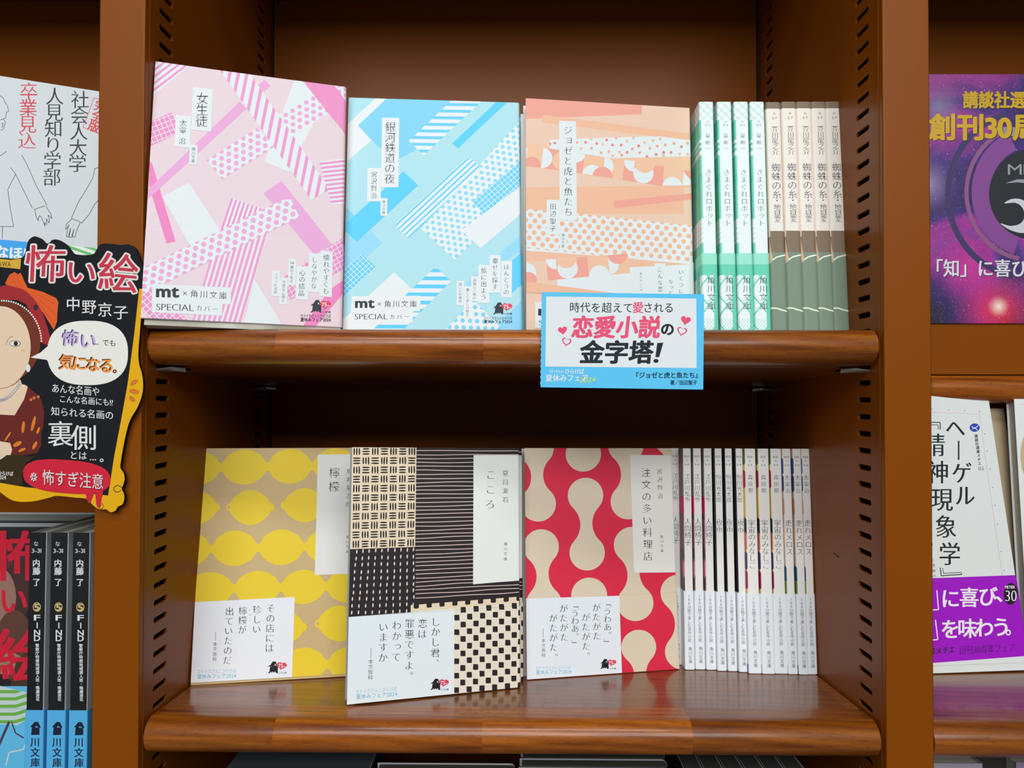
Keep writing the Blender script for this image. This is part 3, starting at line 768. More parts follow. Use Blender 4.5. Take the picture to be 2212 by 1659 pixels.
# ---------------- orange book
ORO = (4.8, 460.4, 36.8); ORu, ORv = frame_vectors(8.07, 3.2, -0.25)
def art_orange():
    A = art_on(ORO, ORu, ORv, W0, H0, [(1137, 208), (1489.5, 227), None, None])
    base, sal, org, wht, ora = ink(236, 203, 180), ink(240, 165, 148), ink(240, 188, 155), ink(227, 235, 237), ink(242, 196, 162)
    A.crop(1120, 190, 2.476); A.rect(-100, -100, 1200, 1600, base)
    A.crop(1150, 190, 6.144)
    A.poly([(-200, -50), (1440, 100), (1452, 315), (-200, 392)], sal); A.poly([(138, 328), (2200, 585), (2200, 680), (130, 432)], org)
    strip = [(-120, 670), (2200, 1000), (2200, 1350), (-120, 1010)]
    A.poly([(-120, 680), (0, 700), (700, 800), (1300, 900), (2200, 890), (2200, 1350), (-120, 1015)], ink(240, 198, 164))
    A.ell(0, 890+115, 115, 115, sal, ([(-130, 860), (130, 890), (115, 1035), (-130, 1010)],)); A.ell(-70, 900, 130, 130, wht, ([(-200, 760), (-60, 770), (-70, 900), (-200, 900)],))
    A.poly([(215, 780), (700, 840), (665, 1110), (170, 1045)], sal); A.ell(405, 945, 135, 130, ora)
    A.ell(135, 905, 134, 134, wht, ([(150, 765), (400, 780), (400, 1050), (118, 1042)],))
    A.ell(575, 825, 140, 140, wht, ([(400, 810), (900, 850), (900, 1000), (400, 1000)],))
    A.poly([(700, 850), (1225, 900), (1195, 1190), (660, 1112)], ora)
    A.ell(795, 1130, 135, 135, wht, ([(600, 900), (1000, 900), (1000, 1158), (655, 1112)],)); A.ell(940, 1015, 136, 136, wht, ([(960, 870), (1200, 900), (1200, 1120), (935, 1150)],))
    A.ell(928, 1152, 134, 134, sal, ([(700, 1000), (1100, 1000), (1100, 1172), (700, 1120)],))
    A.poly([(1215, 1000), (1745, 1010), (1722, 1272), (1195, 1192)], sal); A.poly([(1350, 880), (1760, 880), (1745, 1012), (1340, 985)], ora)
    A.ell(1355, 945, 140, 140, wht, ([(1218, 925), (1355, 940), (1342, 1085), (1200, 1085)],)); A.ell(1470, 1105, 134, 134, wht); A.ell(1490, 960, 140, 140, ora)
    A.ell(1852, 1288, 134, 134, wht, ([(1700, 1100), (2000, 1100), (2000, 1320), (1715, 1275)],)); A.ell(1990, 1185, 136, 136, wht, ([(2005, 1090), (2200, 1090), (2200, 1340), (1980, 1318)],)); A.poly([(2010, 1060), (2200, 1085), (2200, 1220), (2100, 1190), (2030, 1120)], sal)
    small = [(232, 662), (1500, 612), (1690, 610), (2200, 672), (2200, 872), (1050, 905), (740, 858), (235, 780)]; A.poly(small, wht)
    for i, (x, y) in enumerate([(300, 706), (592, 697), (648, 775), (706, 695), (785, 771), (779, 650), (852, 709), (910, 830), (934, 720), (984, 660), (1012, 814), (1063, 873), (1061, 727), (1108, 632), (1153, 823), (1175, 728), (1183, 862), (1253, 677), (1253, 826), (1322, 777), (1337, 630), (1406, 737), (1421, 827), (1485, 692), (1516, 880), (1556, 770), (1597, 662), (1638, 850), (1653, 740), (1691, 640), (1737, 823), (1760, 722), (1735, 862), (1836, 822), (1874, 700), (1950, 840), (1972, 744), (2052, 699), (2055, 843), (235, 718)]):
        A.ell(x, y, 19, 19, (ink(236, 130, 130), ink(240, 168, 140), ink(240, 190, 158))[i % 3], (small,), 12)
    A.poly([(-200, 1305), (2200, 1260), (2200, 2200), (-200, 2200)], base); A.poly([(-200, 1300), (2210, 1262), (2210, 1500), (-200, 2300)], org)
    A.crop(1150, 420, 6.144)
    A.poly([(-200, -110), (2005, -110), (2005, 235), (-200, 255)], org); A.poly([(2005, -120), (2200, -120), (2200, 420), (2005, 380)], base)
    A.poly([(1075, 62), (2200, -50), (2200, 28), (1088, 162)], sal)
    A.poly([(-200, 240), (2200, 230), (2200, 1300), (-200, 1300)], base)
    A.poly([(-200, 700), (2200, 900), (2200, 1000), (-200, 860)], ink(238, 190, 160))
    d = [(-200, 165), (0, 180), (560, 228), (2200, 400), (2200, 925), (1290, 835), (850, 800), (0, 738), (-200, 725)]; A.poly(d, wht)
    A.dots(d, (698, 322), (119.6, 11.6), (55.2, 83), 32, ink(242, 186, 152), R=20)
    A.poly([(180, 850), (1260, 770), (1285, 1035), (203, 1135)], ora); A.poly([(180, 850), (722, 812), (748, 1080), (203, 1135)], sal); A.poly([(310, 840), (585, 820), (590, 900), (330, 930)], ora)
    A.ell(310, 850, 135, 135, wht, ([(170, 852), (310, 845), (322, 1000), (170, 1000)],)); A.ell(465, 972, 135, 138, wht, ([(300, 885), (700, 870), (700, 1120), (300, 1120)],)); A.ell(447, 835, 136, 136, ora, ([(300, 845), (590, 822), (590, 980), (300, 980)],))
    A.ell(885, 1066, 136, 136, wht); A.ell(1005, 920, 138, 138, wht, ([(995, 790), (1200, 770), (1200, 1060), (1020, 1060)],)); A.ell(1125, 775, 134, 134, sal, ([(990, 792), (1262, 768), (1262, 920), (990, 920)],))
    A.ell(-80, 1030, 130, 130, wht, ([(-200, 900), (50, 900), (50, 1080), (-200, 1050)],)); A.ell(-60, 1130, 120, 110, sal)
    A.poly([(325, 1122), (1290, 1035), (1283, 955), (2200, 908), (2200, 1500), (1000, 1300), (330, 1205)], wht); A.rect(1615, 900, 1755, 1100, wht)
    A.poly([(-200, 1145), (0, 1160), (1300, 1330), (900, 1420), (-200, 1270)], org)
    A.crop(1120, 190, 2.476)
    for p in ([(218, 165), (308, 168), (312, 700), (220, 698)], [(152, 590), (222, 592), (220, 778), (150, 776)], [(222, 762), (258, 764), (256, 860), (220, 858)], [(88, 1145), (550, 1145), (545, 1285), (88, 1285)]): A.poly(p, wht)
    A.V('ジョゼと虎と魚たち', 265, 216, 266, 655, 50, 'mincho', INK); A.V('田辺聖子', 185, 627, 184, 745, 35, 'mincho', INK); A.V('角川文庫', 238, 780, 237, 840, 18, 'mincho', INK)
    A.T('mt', 108, 1175, 220, 1215, 'black', DARK); A.T('SPECIAL', 108, 1242, 300, 1270, 'mincho', INK)
    A.crop(1150, 420, 6.144)
    A.V('いくつに', 1965, 1020, 1968, 1275, 70, 'mincho', INK); A.V('なって', 1830, 1145, 1827, 1300, 66, 'mincho', INK); A.V('こんな恋', 1687, 985, 1690, 1248, 74, 'mincho', INK); A.V('生きることが', 1432, 1042, 1437, 1260, 36, 'mincho', INK)
    return A
make_book('orange patterned paperback facing front, its lower half behind the blue card', ORO, ORu, ORv, W0, H0, 11.0, ink(236, 203, 180), ink(240, 215, 200), None, art_orange(), band=50.0, r=0.9)
nO = np.cross(ORv, ORu)
make_book('white edged paperback just showing behind the left side of the orange one', tuple(np.array(ORO)+nO*12.2-ORu*1.6), ORu, ORv, W0, H0-5, 10.0, WHT, WHT, None, None, r=0.9)

# ---------------- lemon book
GAIN[0] = 1.22     # inks lifted to offset dimmer light on the lower shelf and at right
LEO = (-211.2, 479.5, ZL-TILT*(479.5-418)); LEu, LEv = frame_vectors(10.95, 9.0, -0.38)
def art_lemon():
    A = art_on(LEO, LEu, LEv, W0, H0, [(434, 967), None, (410, 1481.5), None])
    A.crop(400, 950, 3.0158)
    tan, yel, card, lab = ink(190, 165, 118), ink(244, 214, 44), ink(222, 226, 232), ink(216, 216, 212)
    A.rect(-200, -200, 1500, 1900, tan)
    def chain(necks, cy, H, hn, slope):
        for a, b in zip(necks[:-1], necks[1:]):
            top = []; bot = []
            for i in range(25):
                t = i/24; x = a+(b-a)*t; h = hn+(H-hn)*(math.sin(math.pi*t)**0.72 if t not in (0, 1) else 0)
                # soft throat at each neck
                e = min(t, 1-t)
                if e < 0.10: h = hn+(h-hn)*(e/0.10)**1.15
                y = cy+slope*(x-necks[1])
                top.append((x, y-h)); bot.append((x, y+h))
            A.poly(top+bot[::-1], yel)
    chain([-100, 223, 530, 825, 1130, 1430], 177, 115, 26, -0.012); chain([-150, 160, 470, 775, 1080, 1380], 712, 117, 24, -0.022); chain([5-20, 312, 620, 915, 1220, 1500], 972, 112, 26, -0.025); chain([20, 320, 625, 925, 1230, 1500], 1475, 112, 26, -0.02)
    def lemon(cx, cy, rx, ry, ring=True):
        top = []; bot = []
        for i in range(29):
            t = i/28; e = min(t, 1-t); h = ry*math.sin(math.pi*min(max((t-0.03)/0.94, 0), 1))**0.72
            h = max(h*(1 if e > 0.12 else (e/0.12)**0.9), 24*min(1, (e/0.035)**0.5) if e > 0 else 0)
            top.append((cx-rx+2*rx*t, cy-h)); bot.append((cx-rx+2*rx*t, cy+h))
        A.poly(top+bot[::-1], yel)
        if ring: A.ell(cx-rx+20, cy, 9, 11, tan)
    lemon(62, 440, 158, 112, False); lemon(417, 441, 162, 116); lemon(775, 427, 162, 112, False); lemon(1130, 420, 160, 112)
    lemon(635, 1222, 160, 114); lemon(1002, 1198, 160, 116); lemon(280, 1240, 160, 112)
    A.poly([(862, 95), (1500, 92), (1500, 860), (843, 883)], lab)
    A.V('檸檬', 971, 215, 968, 306, 74, 'mincho', ink(30, 34, 38)); A.V('梶井基次郎', 1070, 205, 1063, 422, 38, 'mincho', ink(40, 44, 50)); A.V('角川文庫', 1058, 636, 1055, 730, 22, 'mincho', ink(60, 64, 70))
    A.poly([(-60, 1066), (712, 1026), (695, 1548), (-60, 1620)], card)
    k = ink(40, 44, 50)
    A.V('その店には', 555, 1100, 547, 1358, 62, 'mincho', k); A.V('珍しい', 465, 1110, 462, 1236, 60, 'mincho', k); A.V('檸檬が', 372, 1116, 368, 1240, 60, 'mincho', k)
    A.V('レモン', 420, 1110, 418, 1176, 18, 'mincho', k); A.V('出ていたのだ', 284, 1120, 270, 1438, 60, 'mincho', k)
    A.line([(193, 1252), (193, 1312)], 2.2, k); A.V('本文抜粋', 190, 1333, 188, 1430, 30, 'mincho', k)
    A.T('カドイカさんとひらけば', 75, 1497, 330, 1527, 'thin', SKYB, slope=-8); A.T('夏休みフェア2024', 73, 1530, 328, 1560, 'reg', SKYB, slope=-8)
    emblem(A, 536, 1445, 125, ink(28, 28, 34))
    return A
al = art_lemon()
make_book('lemon patterned yellow and tan paperback facing front on the lower shelf', LEO, LEu, LEv, W0, H0, 10.5, ink(190, 165, 118), ink(200, 180, 130), None, al, band=52.5, r=0.8, band_z0=1.6)
nL = np.cross(LEv, LEu)
make_book('pinkish topped paperback just showing above the lemon patterned one', tuple(np.array(LEO)+nL*12.0+LEu*1.0), LEu, LEv, W0-0.5, H0, 10.5, ink(200, 160, 130), None, None, None, r=0.8)

# ---------------- black and cream patchwork book
KOO = (-101.9, 443.4, ZL-TILT*(443.4-418)+0.8); KOu, KOv = frame_vectors(18.82, 5.25, -1.45)
def art_patch(first=True):
    fix = [(762, 968), (1119, 968), (749.6, 1525), (1121, 1489)]
    A = art_on(KOO, KOu, KOv, W0, H0, fix)
    A.crop(740, 950, 2.812)
    blk, crm, line_c, lab, card = ink(52, 40, 44), ink(232, 214, 184), ink(214, 194, 188), ink(226, 232, 226), ink(224, 234, 238)
    crm2 = ink(222, 214, 196)
    A.rect(-200, -200, 1600, 1900, blk)
    random.seed(4)
    A.poly([(30, 20), (447, 20), (438, 655), (30, 670)], crm)
    def G(a, b):     # a in 0..7 cells, b in 0..11 cells
        l = (62-7*b/11, 48+620*b/11); r = (447-9*b/11, 46+610*b/11); t = a/7.0
        return (l[0]+(r[0]-l[0])*t, l[1]+(r[1]-l[1])*t)
    A.up()
    for i in range(7):
        for j in range(11):
            for k in (-0.28, 0, 0.28):
                e = 0.40+random.uniform(-0.03, 0.03); o = random.uniform(-0.02, 0.02)
                if (i+j) % 2 == 0: a, b = G(i+0.5+k, j+0.5-e), G(i+0.5+k+o, j+0.5+e)
                else: a, b = G(i+0.5-e, j+0.5+k), G(i+0.5+e, j+0.5+k+o)
                wd = 9.5; dx, dy = b[0]-a[0], b[1]-a[1]; l = math.hypot(dx, dy); ux, uy = dx/l, dy/l; nx, ny = -uy, ux
                pts = [(a[0]+ux*u*l+nx*v*wd, a[1]+uy*u*l+ny*v*wd) for u, v in ((0, -.18), (.12, -.42), (.5, -.5), (.88, -.42), (1, -.15), (1, .15), (.88, .42), (.5, .5), (.12, .42), (0, .18))]
                A.poly(pts, blk, ([(20, 20), (449, 20), (440, 657), (20, 672)],), up=False)
    A.up()
    for j in range(38):
        y0 = 68+24.3*j; amp = random.uniform(0.5, 2.2); ph = random.uniform(0, 6); s1 = -0.0007*j*1.2
        pts = []
        for i in range(13):
            x = 440+56*i; pts.append((x, y0+amp*math.sin(ph+i*0.8)+s1*(x-440)*1.9+ (3 if j % 3 else 0)*math.sin(i*0.33+j)*0.6))
        A.line(pts, 4.2, line_c, ([(444-0.015*y0, 20), (1300, 20), (1300, 945), (430, 985)],)); A.layer -= 1
    A.up(); A.up()
    for i in range(10):
        for j in range(10):
            x0 = 88+38.0*i; x = x0-5.5*j*(9-i)/9*0.6+random.uniform(-2, 2); y = 683-1.2*i+41.5*j+random.uniform(-3, 3)
            A.ell(x-1.5, y, 4.4, 12.5, ink(214, 200, 196), n=8, rot=0.08, up=False)
    # battlement border and checks (fine crop)
    A.crop(930, 1240, 5.927)
    A.poly([(-260, 410), (50, 385), (1050, 308), (1600, 262), (1600, 1800), (-260, 1800)], crm)
    A.up()
    for i in range(-3, 9):
        cx = 138+163.5*i; y0 = 378-0.075*(cx-50)
        if cx < -230: continue
        A.poly([(cx-33, y0-20), (cx+33, y0-22), (cx+34, y0+40), (cx+26, y0+56), (cx-22, y0+60), (cx-34, y0+48)], blk, up=False)
    A.poly([(0, 470), (300, 455), (1135, 372), (1600, 330), (1600, 1800), (0, 1800)], crm2)
    def sq(x, y, s=1.0):
        w_, h_ = 33*s, 37*s; pts = []
        for sx, sy, a0 in ((1, 1, 0), (-1, 1, 90), (-1, -1, 180), (1, -1, 270)):
            for t in (0, 45, 90):
                a = math.radians(a0+t); pts.append((x+sx*(w_-9)+9*math.cos(a)+random.uniform(-2, 2), y+sy*(h_-10)+10*math.sin(a)+random.uniform(-2, 2)))
        A.poly(pts, blk, up=False)
    A.up()
    for i in range(0, 12):
        for j in range(-1, 8):
            x = 325+81.5*i; y = 570-13*i/2+187*j*(1-0.004*i)+(-94+0 if i % 2 else 0) + (i % 2)*0
            y = 570+187*j-(93 if i % 2 else 0)-6.2*i
            if y > 395-0.09*(x-300)+30: sq(x-j*1.5, y)
    A.crop(740, 950, 2.812)
    A.poly([(790, 95), (1300, 92), (1300, 838), (787, 883)], lab)
    k = ink(44, 50, 54)
    A.V('こころ', 895, 214, 890, 393, 64, 'mincho', k); A.V('夏目漱石', 983, 205, 983, 366, 38, 'mincho', k); A.V('角川文庫', 984, 636, 983, 727, 24, 'mincho', k)
    A.poly([(-60, 1088), (672, 1035), (672, 1570), (-60, 1640)], card)
    A.V('しか', 560, 1112, 559, 1172, 60, 'mincho', k); A.V('し君', 558, 1235, 557, 1300, 60, 'mincho', k); A.V('、', 556, 1362, 556, 1362, 56, 'mincho', k)
    A.V('恋は', 482, 1120, 480, 1185, 60, 'mincho', k); A.V('罪悪ですよ。', 404, 1122, 400, 1440, 60, 'mincho', k)
    A.V('わかって', 326, 1132, 323, 1325, 60, 'mincho', k); A.V('いますか', 246, 1142, 243, 1328, 60, 'mincho', k)
    A.line([(172, 1270), (171, 1332)], 2.2, k); A.V('本文抜粋', 170, 1352, 168, 1448, 32, 'mincho', k)
    A.T('カドイカさんとひらけば', 82, 1522, 327, 1550, 'thin', SKYB, slope=-18); A.T('夏休みフェア2024', 82, 1552, 328, 1582, 'reg', SKYB, slope=-18)
    emblem(A, 527, 1458, 112, ink(28, 28, 34))
    return A
ak = art_patch()
make_book('black and cream patchwork paperback angled forward on the lower shelf', KOO, KOu, KOv, W0, H0, 11.0, ink(52, 40, 44), ink(60, 50, 52), None, ak, band=51.0, r=1.0, block_x=5.0)
nK = np.cross(KOv, KOu)
make_book('second patchwork paperback peeping out behind the right edge of the first', tuple(np.array(KOO)+nK*12.6+KOu*6.4+np.array((0, 0, -0.4))), KOu, KOv, W0, H0, 11.0, ink(52, 40, 44), ink(60, 50, 52), None, ak, band=51.0, r=1.0, block_x=6.0)

# ---------------- red and beige book
REO = (5.9, 493.7, ZL-TILT*(493.7-418)+0.2); REu, REv = frame_vectors(13.32, 6.37, -0.84)
def art_red():
    A = art_on(REO, REu, REv, W0, H0, [(1134, 965), (1450, 966.6), (1140.6, 1467), (1469, 1444)])
    A.crop(1120, 950, 3.016)
    red, bei, lab, card = ink(206, 34, 66), ink(208, 194, 172), ink(222, 222, 216), ink(222, 230, 236)
    A.rect(-200, -200, 1500, 1900, red)
    def dumb(c1, c2, r=115, hn=39):
        d = math.hypot(c2[0]-c1[0], c2[1]-c1[1])/2; ux, uy = (c2[0]-c1[0])/2/d, (c2[1]-c1[1])/2/d; nx, ny = -uy, ux
        R = (d*d+hn*hn-r*r)/(2*(r-hn)); mx, my = (c1[0]+c2[0])/2, (c1[1]+c2[1])/2; th = math.atan2(d, hn+R)
        A.ell(c1[0], c1[1], r, r, bei, n=48); A.ell(c2[0], c2[1], r, r, bei, n=48)
        L = []; Rr = []
        for i in range(21):
            a = -th+2*th*i/20; al_ = R*math.sin(a); la = hn+R-R*math.cos(a)
            L.append((mx+ux*al_+nx*la, my+uy*al_+ny*la)); Rr.append((mx+ux*al_-nx*la, my+uy*al_-ny*la))
        A.poly(L+Rr[::-1], bei)
    dumb((118, 45), (133, 410)); dumb((153, 690), (172, 1060)); dumb((425, 85), (410, -260)); dumb((440, 355), (452, 730)); dumb((466, 1008), (480, 1380), 117)
    dumb((700, 30), (718, 397)); dumb((742, 678), (765, 1058), 117); dumb((788, 1345), (808, 1700), 113); dumb((995, -20), (1015, 330)); dumb((1045, 990), (1075, 1375), 117); dumb((190, 1345), (210, 1700))
    A.poly([(728, 92), (1200, 98), (1200, 857), (757, 860)], lab)
    k = ink(44, 50, 54)
    A.V('宮沢賢治', 919, 200, 925, 360, 38, 'mincho', k); A.V('注文の多い料理店', 831, 208, 848, 752, 64, 'mincho', k); A.V('角川文庫', 935, 626, 938, 716, 22, 'mincho', k)
    A.poly([(-60, 1030), (660, 1010), (680, 1530), (-60, 1575)], card)
    A.V('「うわあ。」', 582, 1058, 586, 1318, 56, 'mincho', k); A.V('がたがた', 512, 1086, 516, 1272, 58, 'mincho', k); A.V('がたがた。', 443, 1150, 447, 1402, 58, 'mincho', k)
    A.V('「うわあ。」', 371, 1072, 376, 1325, 56, 'mincho', k); A.V('がたがた', 299, 1092, 304, 1280, 58, 'mincho', k); A.V('がたがた。', 231, 1155, 237, 1410, 58, 'mincho', k)
    A.line([(166, 1222), (167, 1282)], 2.2, k); A.V('本文抜粋', 168, 1302, 170, 1396, 28, 'mincho', k)
    A.T('カドイカさんとひらけば', 120, 1468, 348, 1492, 'thin', SKYB, slope=-5); A.T('夏休みフェア2024', 120, 1495, 350, 1524, 'reg', SKYB, slope=-5)
    emblem(A, 536, 1422, 106, ink(28, 28, 34))
    return A
make_book('red paperback with beige dumbbell pattern facing front on the lower shelf', REO, REu, REv, W0, H0, 9.5, ink(206, 34, 66), ink(206, 190, 170), None, art_red(), band=52.0, r=0.8, block_x=7.0)
nR = np.cross(REv, REu)
make_book('paperback just showing above the red and beige patterned one', tuple(np.array(REO)+nR*10.6+REu*2.8), REu, REv, W0-4.0, H0, 9.0, ink(190, 160, 150), None, None, None, r=0.8, block_x=7.0)

# ================================================================== SPINE-OUT BOOKS
def spine_frame(xl, y, z, lean, lx=0.0, W=W0, twist=0.0):
    "xl: left side of the spine, y: its front; returns origin at the fore edge, u towards the viewer"
    t = math.radians(twist); u = np.array([math.sin(t), -math.cos(t), 0.0]); v = np.array([lx, math.sin(math.radians(lean)), math.cos(math.radians(lean))]); v /= np.linalg.norm(v)
    u = u-v*np.dot(u, v); u /= np.linalg.norm(u)
    O = np.array([xl, y, z])-u*W
    return O, u, v
def art_spine(O, u, v, W, H, T):
    n = np.cross(v, u); P = np.array(O)+u*W
    return Art(homography([proj(P+v*H), proj(P+v*H+n*T), proj(P), proj(P+n*T)], [(W, H), (W+T, H), (W, 0), (W+T, 0)]))
def row_of_books(kind, xs, y, zf, lean, lx, labels, group, T, build):
    "build the first book, copy it for the rest"
    first = None
    for i, (x, yy) in enumerate(zip(xs, y)):
        O, u, v = spine_frame(x, yy, 0, lean, lx); O = O+np.array([0, 0, zf(yy-0.0)+0.02-0*O[2]])-np.array([0, 0, 0])
        # the foot of the spine rests on the board
        foot = O+u*W0; O = O+np.array([0, 0, zf(foot[1])-foot[2]+0.05])
        if first is None: first = build(O, u, v, labels[i], group)
        else: copy_thing(first, placement(O, u, v), labels[i])
ORD = ['first', 'second', 'third', 'fourth', 'fifth']
# teal
def zrow(O, u, v, z): return z
def build_teal(O, u, v, lab, grp):
    T = 9.3; W = W0; A = Art(); g1, g2, wh, ln = ink(112, 202, 176), ink(96, 196, 168), ink(222, 234, 234), ink(112, 190, 180)
    def yy(c): return 153-(c-62)*0.0943          # rows of the close-up crop -> mm up the book
    def zr(a, b, c, s0=0.0, s1=W+T): A.rect(s0, yy(b), s1, yy(a), c)
    zr(0, 190, wh); A.up()
    zr(190, 1050, g1)
    zr(330, 350, wh); zr(372, 384, wh); zr(410, 440, wh)
    zr(570, 620, g2); zr(880, 1050, ink(226, 234, 230))
    for y_ in (945, 980, 1015, 1045): zr(y_, y_+3, ln)
    for s_ in (78, 84, 90, 96, 102, 107): A.rect(s_, yy(1050), s_+0.3, yy(880), ln)
    zr(1050, 1120, g1)
    A.rect(W+1.2, yy(1118), W+T, yy(190), wh)
    cl = [(60, yy(190)), (W+T, yy(190)), (W+T, 153), (60, 153)]
    A.stripes(cl, (W, 150), (1, -1.0), (5.5, 0), 6, 0.35, ln, -9); A.stripes(cl, (W, 150), (1, 1.0), (5.5, 0), 6, 0.2, ln, -9)
    # paper band
    zr(1120, 1195, ink(140, 214, 192)); zr(1195, 1640, g2); A.rect(W-4, yy(1268)-100, W+T-2.6, yy(1268), wh); A.rect(0, -1, 97, yy(1268), ink(204, 226, 214))
    cl = [(60, 0.3), (W+T, 0.3), (W+T, yy(1268)), (60, yy(1268))]
    A.stripes(cl, (W+2, 22), (1, -1.3), (14, 0), 4, 1.0, g2, -3); A.stripes(cl, (W+2, 18), (1, 1.3), (14, 0), 4, 1.0, g2, -3)
    c2 = [(60, 0.3), (W+T, 0.3), (W+T, 12), (60, 12)]
    A.stripes(c2, (W+2, 6), (1, -1.3), (1.9, 0), 12, 0.16, ln, -9); A.stripes(c2, (W+2, 6), (1, 1.3), (1.9, 0), 12, 0.16, ln, -9)
    cx = W+5.2; ic = ink(80, 108, 104)
    def vt(t, c0, c1, size, wt='mincho', col=ic): A.V(t, cx, yy(c0), cx, yy(c1), size, wt, col)
    vt('ほ', 203, 203, 2.0); A.T('3-2', cx-1.5, yy(220), cx+1.5, yy(234), 'reg', ic)
    vt('星', 303, 303, 3.4); vt('新一', 350, 392, 3.4); vt('きまぐれロボット', 560, 912, 4.6); vt('角川文庫', 1302, 1475, 5.4, 'mincho', ink(60, 90, 90))
    A.V('星さんの', 101.5, yy(1240), 101.5, yy(1440), 4.2, 'mincho', ic)
    return make_book(lab, O, u, v, W, 153, T, g1, wh, g1, A, band=53.3, band_cols=(g2, g2), group=grp, r=1.5)
XT = [(1480+c/3.129-1120)*459/1600 for c in (120, 245, 362, 474)]
row_of_books('teal', [x+0.2 for x in XT], [459]*4, shelfU, 5.3, 0.006, ['teal and white checked paperback spine, %s of four next to the orange book' % o for o in ORD[:4]], 'teal checked paperbacks spine out', 9.3, build_teal)
def build_beige(O, u, v, lab, grp):
    T = 9.6; W = W0; A = Art(); br, cr, gr = ink(124, 108, 88), ink(236, 232, 222), ink(118, 136, 118)
    def yy(c): return 153-(c-58)*0.0943
    A.rect(0, yy(105), W+T, 154, br); A.rect(0, yy(960), 2*W+T, yy(105), cr); A.rect(0, yy(1108), 2*W+T, yy(960), br)
    A.rect(W-30, yy(1000), W+0.3, yy(120), ink(226, 214, 200))
    A.rect(0, -1, 2*W+T, yy(1108), gr); A.up()
    lc = ink(214, 226, 208)
    A.line([(W-6, yy(1215)), (W, yy(1170)), (W+4, yy(1140)), (W+T+1, yy(1122))], 0.9, lc); A.line([(W-3, yy(1482)), (W+3, yy(1486)), (W+6.5, yy(1498)), (W+T+1, yy(1508))], 0.9, lc)
    A.poly([(W-1, yy(960)), (W+1.6, yy(1160)), (W+0.6, yy(1175)), (W-2, yy(1180))], ink(196, 168, 138))
    cx = W+T/2+0.6; ic = ink(70, 80, 88)
    def vt(t, c0, c1, size, wt='mincho'): A.V(t, cx, yy(c0), cx, yy(c1), size, wt, ic)
    vt('あ', 140, 140, 2.2); A.T('2-7', cx-1.6, yy(163), cx+1.6, yy(180), 'reg', ic)
    vt('芥川龍之介', 250, 412, 4.4); vt('蜘蛛の糸', 520, 708, 6.2); vt('・', 750, 750, 5.0); vt('地獄変', 796, 880, 4.6)
    return make_book(lab, O, u, v, W, 153, T, cr, cr, cr, A, band=54.0, band_cols=(gr, gr), group=grp, r=2.0)
XB = [(1480+c/3.129-1120)*459/1600 for c in (588, 695, 800, 903, 1003)]
row_of_books('beige', XB, [459.5, 459, 459, 459, 459], shelfU, 5.3, 0.006, ['cream and brown paperback spine with green band, %s of five by the right upright' % o for o in ORD], 'cream and green paperbacks spine out', 9.6, build_beige)
# thirteen thin white books
def thin_builder(code, author, title, kind, T):
    def build(O, u, v, lab, grp):
        W = W0; A = Art(); wh = ink(226, 226, 222); bw = ink(224, 232, 238)
        def yy(c): return 153-(c-58)*0.1005
        A.rect(0, yy(1050), 2*W+T, 154, wh); A.up()
        if kind == 'pink':
            A.rect(0, yy(1050), W+0.5, 154, ink(120, 96, 100)); A.rect(0, yy(760), W+0.5, yy(560), ink(150, 110, 130)); A.ell(W-3, yy(460), 6, 6.5, ink(228, 30, 120)); A.ell(W-2, yy(900), 3, 7, ink(226, 150, 180)); A.rect(W-14, yy(400), W+0.4, yy(160), ink(140, 122, 118))
        elif kind == 'black':
            A.rect(0, yy(1050), W+0.8, 154, ink(26, 30, 48)); A.ell(W-1, yy(500), 1.6, 14, ink(40, 48, 84)); A.ell(W, yy(780), 1.2, 9, ink(70, 40, 40))
        elif kind == 'mixed':
            A.rect(0, yy(1050), W+0.4, 154, ink(214, 196, 120))
            for q, (y_, c) in enumerate(((110, (90, 100, 40)), (270, (170, 40, 60)), (420, (230, 210, 120)), (600, (60, 50, 50)), (700, (196, 120, 90)), (830, (80, 60, 110)), (960, (150, 30, 90)))): A.ell(W-1.5, yy(y_), 3.4, 6.5, ink(*c))
        else:
            A.rect(0, yy(1050), W+0.4, 154, ink(206, 190, 178))
            for y_, c in ((180, (60, 90, 150)), (300, (70, 80, 130)), (460, (200, 150, 120)), (650, (226, 200, 180)), (920, (40, 80, 120)), (1020, (110, 140, 70))): A.ell(W-1.5, yy(y_), 3.2, 6, ink(*c))
        A.rect(W+0.6, yy(1050), W+T, 154, wh); A.rect(0, -1, 2*W+T, yy(1050), bw)
        if kind == 'mixed' or kind == 'blue': A.rect(0, 0.3, W-0.5, 6, ink(70, 90, 140))
        cx = W+T/2; ic = ink(74, 82, 90)
        A.T('100', cx-1.7, yy(108), cx+1.7, yy(124), 'reg', ic); A.V(code, cx, yy(143), cx, yy(143), 2.0, 'reg', ic); A.T('1-1', cx-1.3, yy(165), cx+1.3, yy(179), 'reg', ic)
        n = len(author); A.V(author, cx, yy(258), cx, yy(258+ (n-1)*40 if n > 3 else 258+(n-1)*45), 4.1 if n > 3 else 3.8, 'mincho', ic)
        n = len(title); A.V(title, cx, yy(572), cx, yy(572+(n-1)*48), 5.0 if T < 7.5 else 5.2, 'mincho', ic)
        A.V('100分間で楽しむ名作小説', cx, yy(1085), cx, yy(1382), 2.6, 'reg', ic)
        A.V('角川文庫', cx+0.3, yy(1440), cx+0.3, yy(1525), 2.8, 'reg', ic)
        return make_book(lab, O, u, v, W, 153, T, wh, wh, wh, A, band=53.3, band_cols=(bw, bw), group=grp, r=0.9)
    return build
LB = [88, 122, 195, 268, 340, 410, 480, 550, 640, 730, 818, 888, 950]
def XX(c, y): return (1440+c/3.191-1120)*y/1600
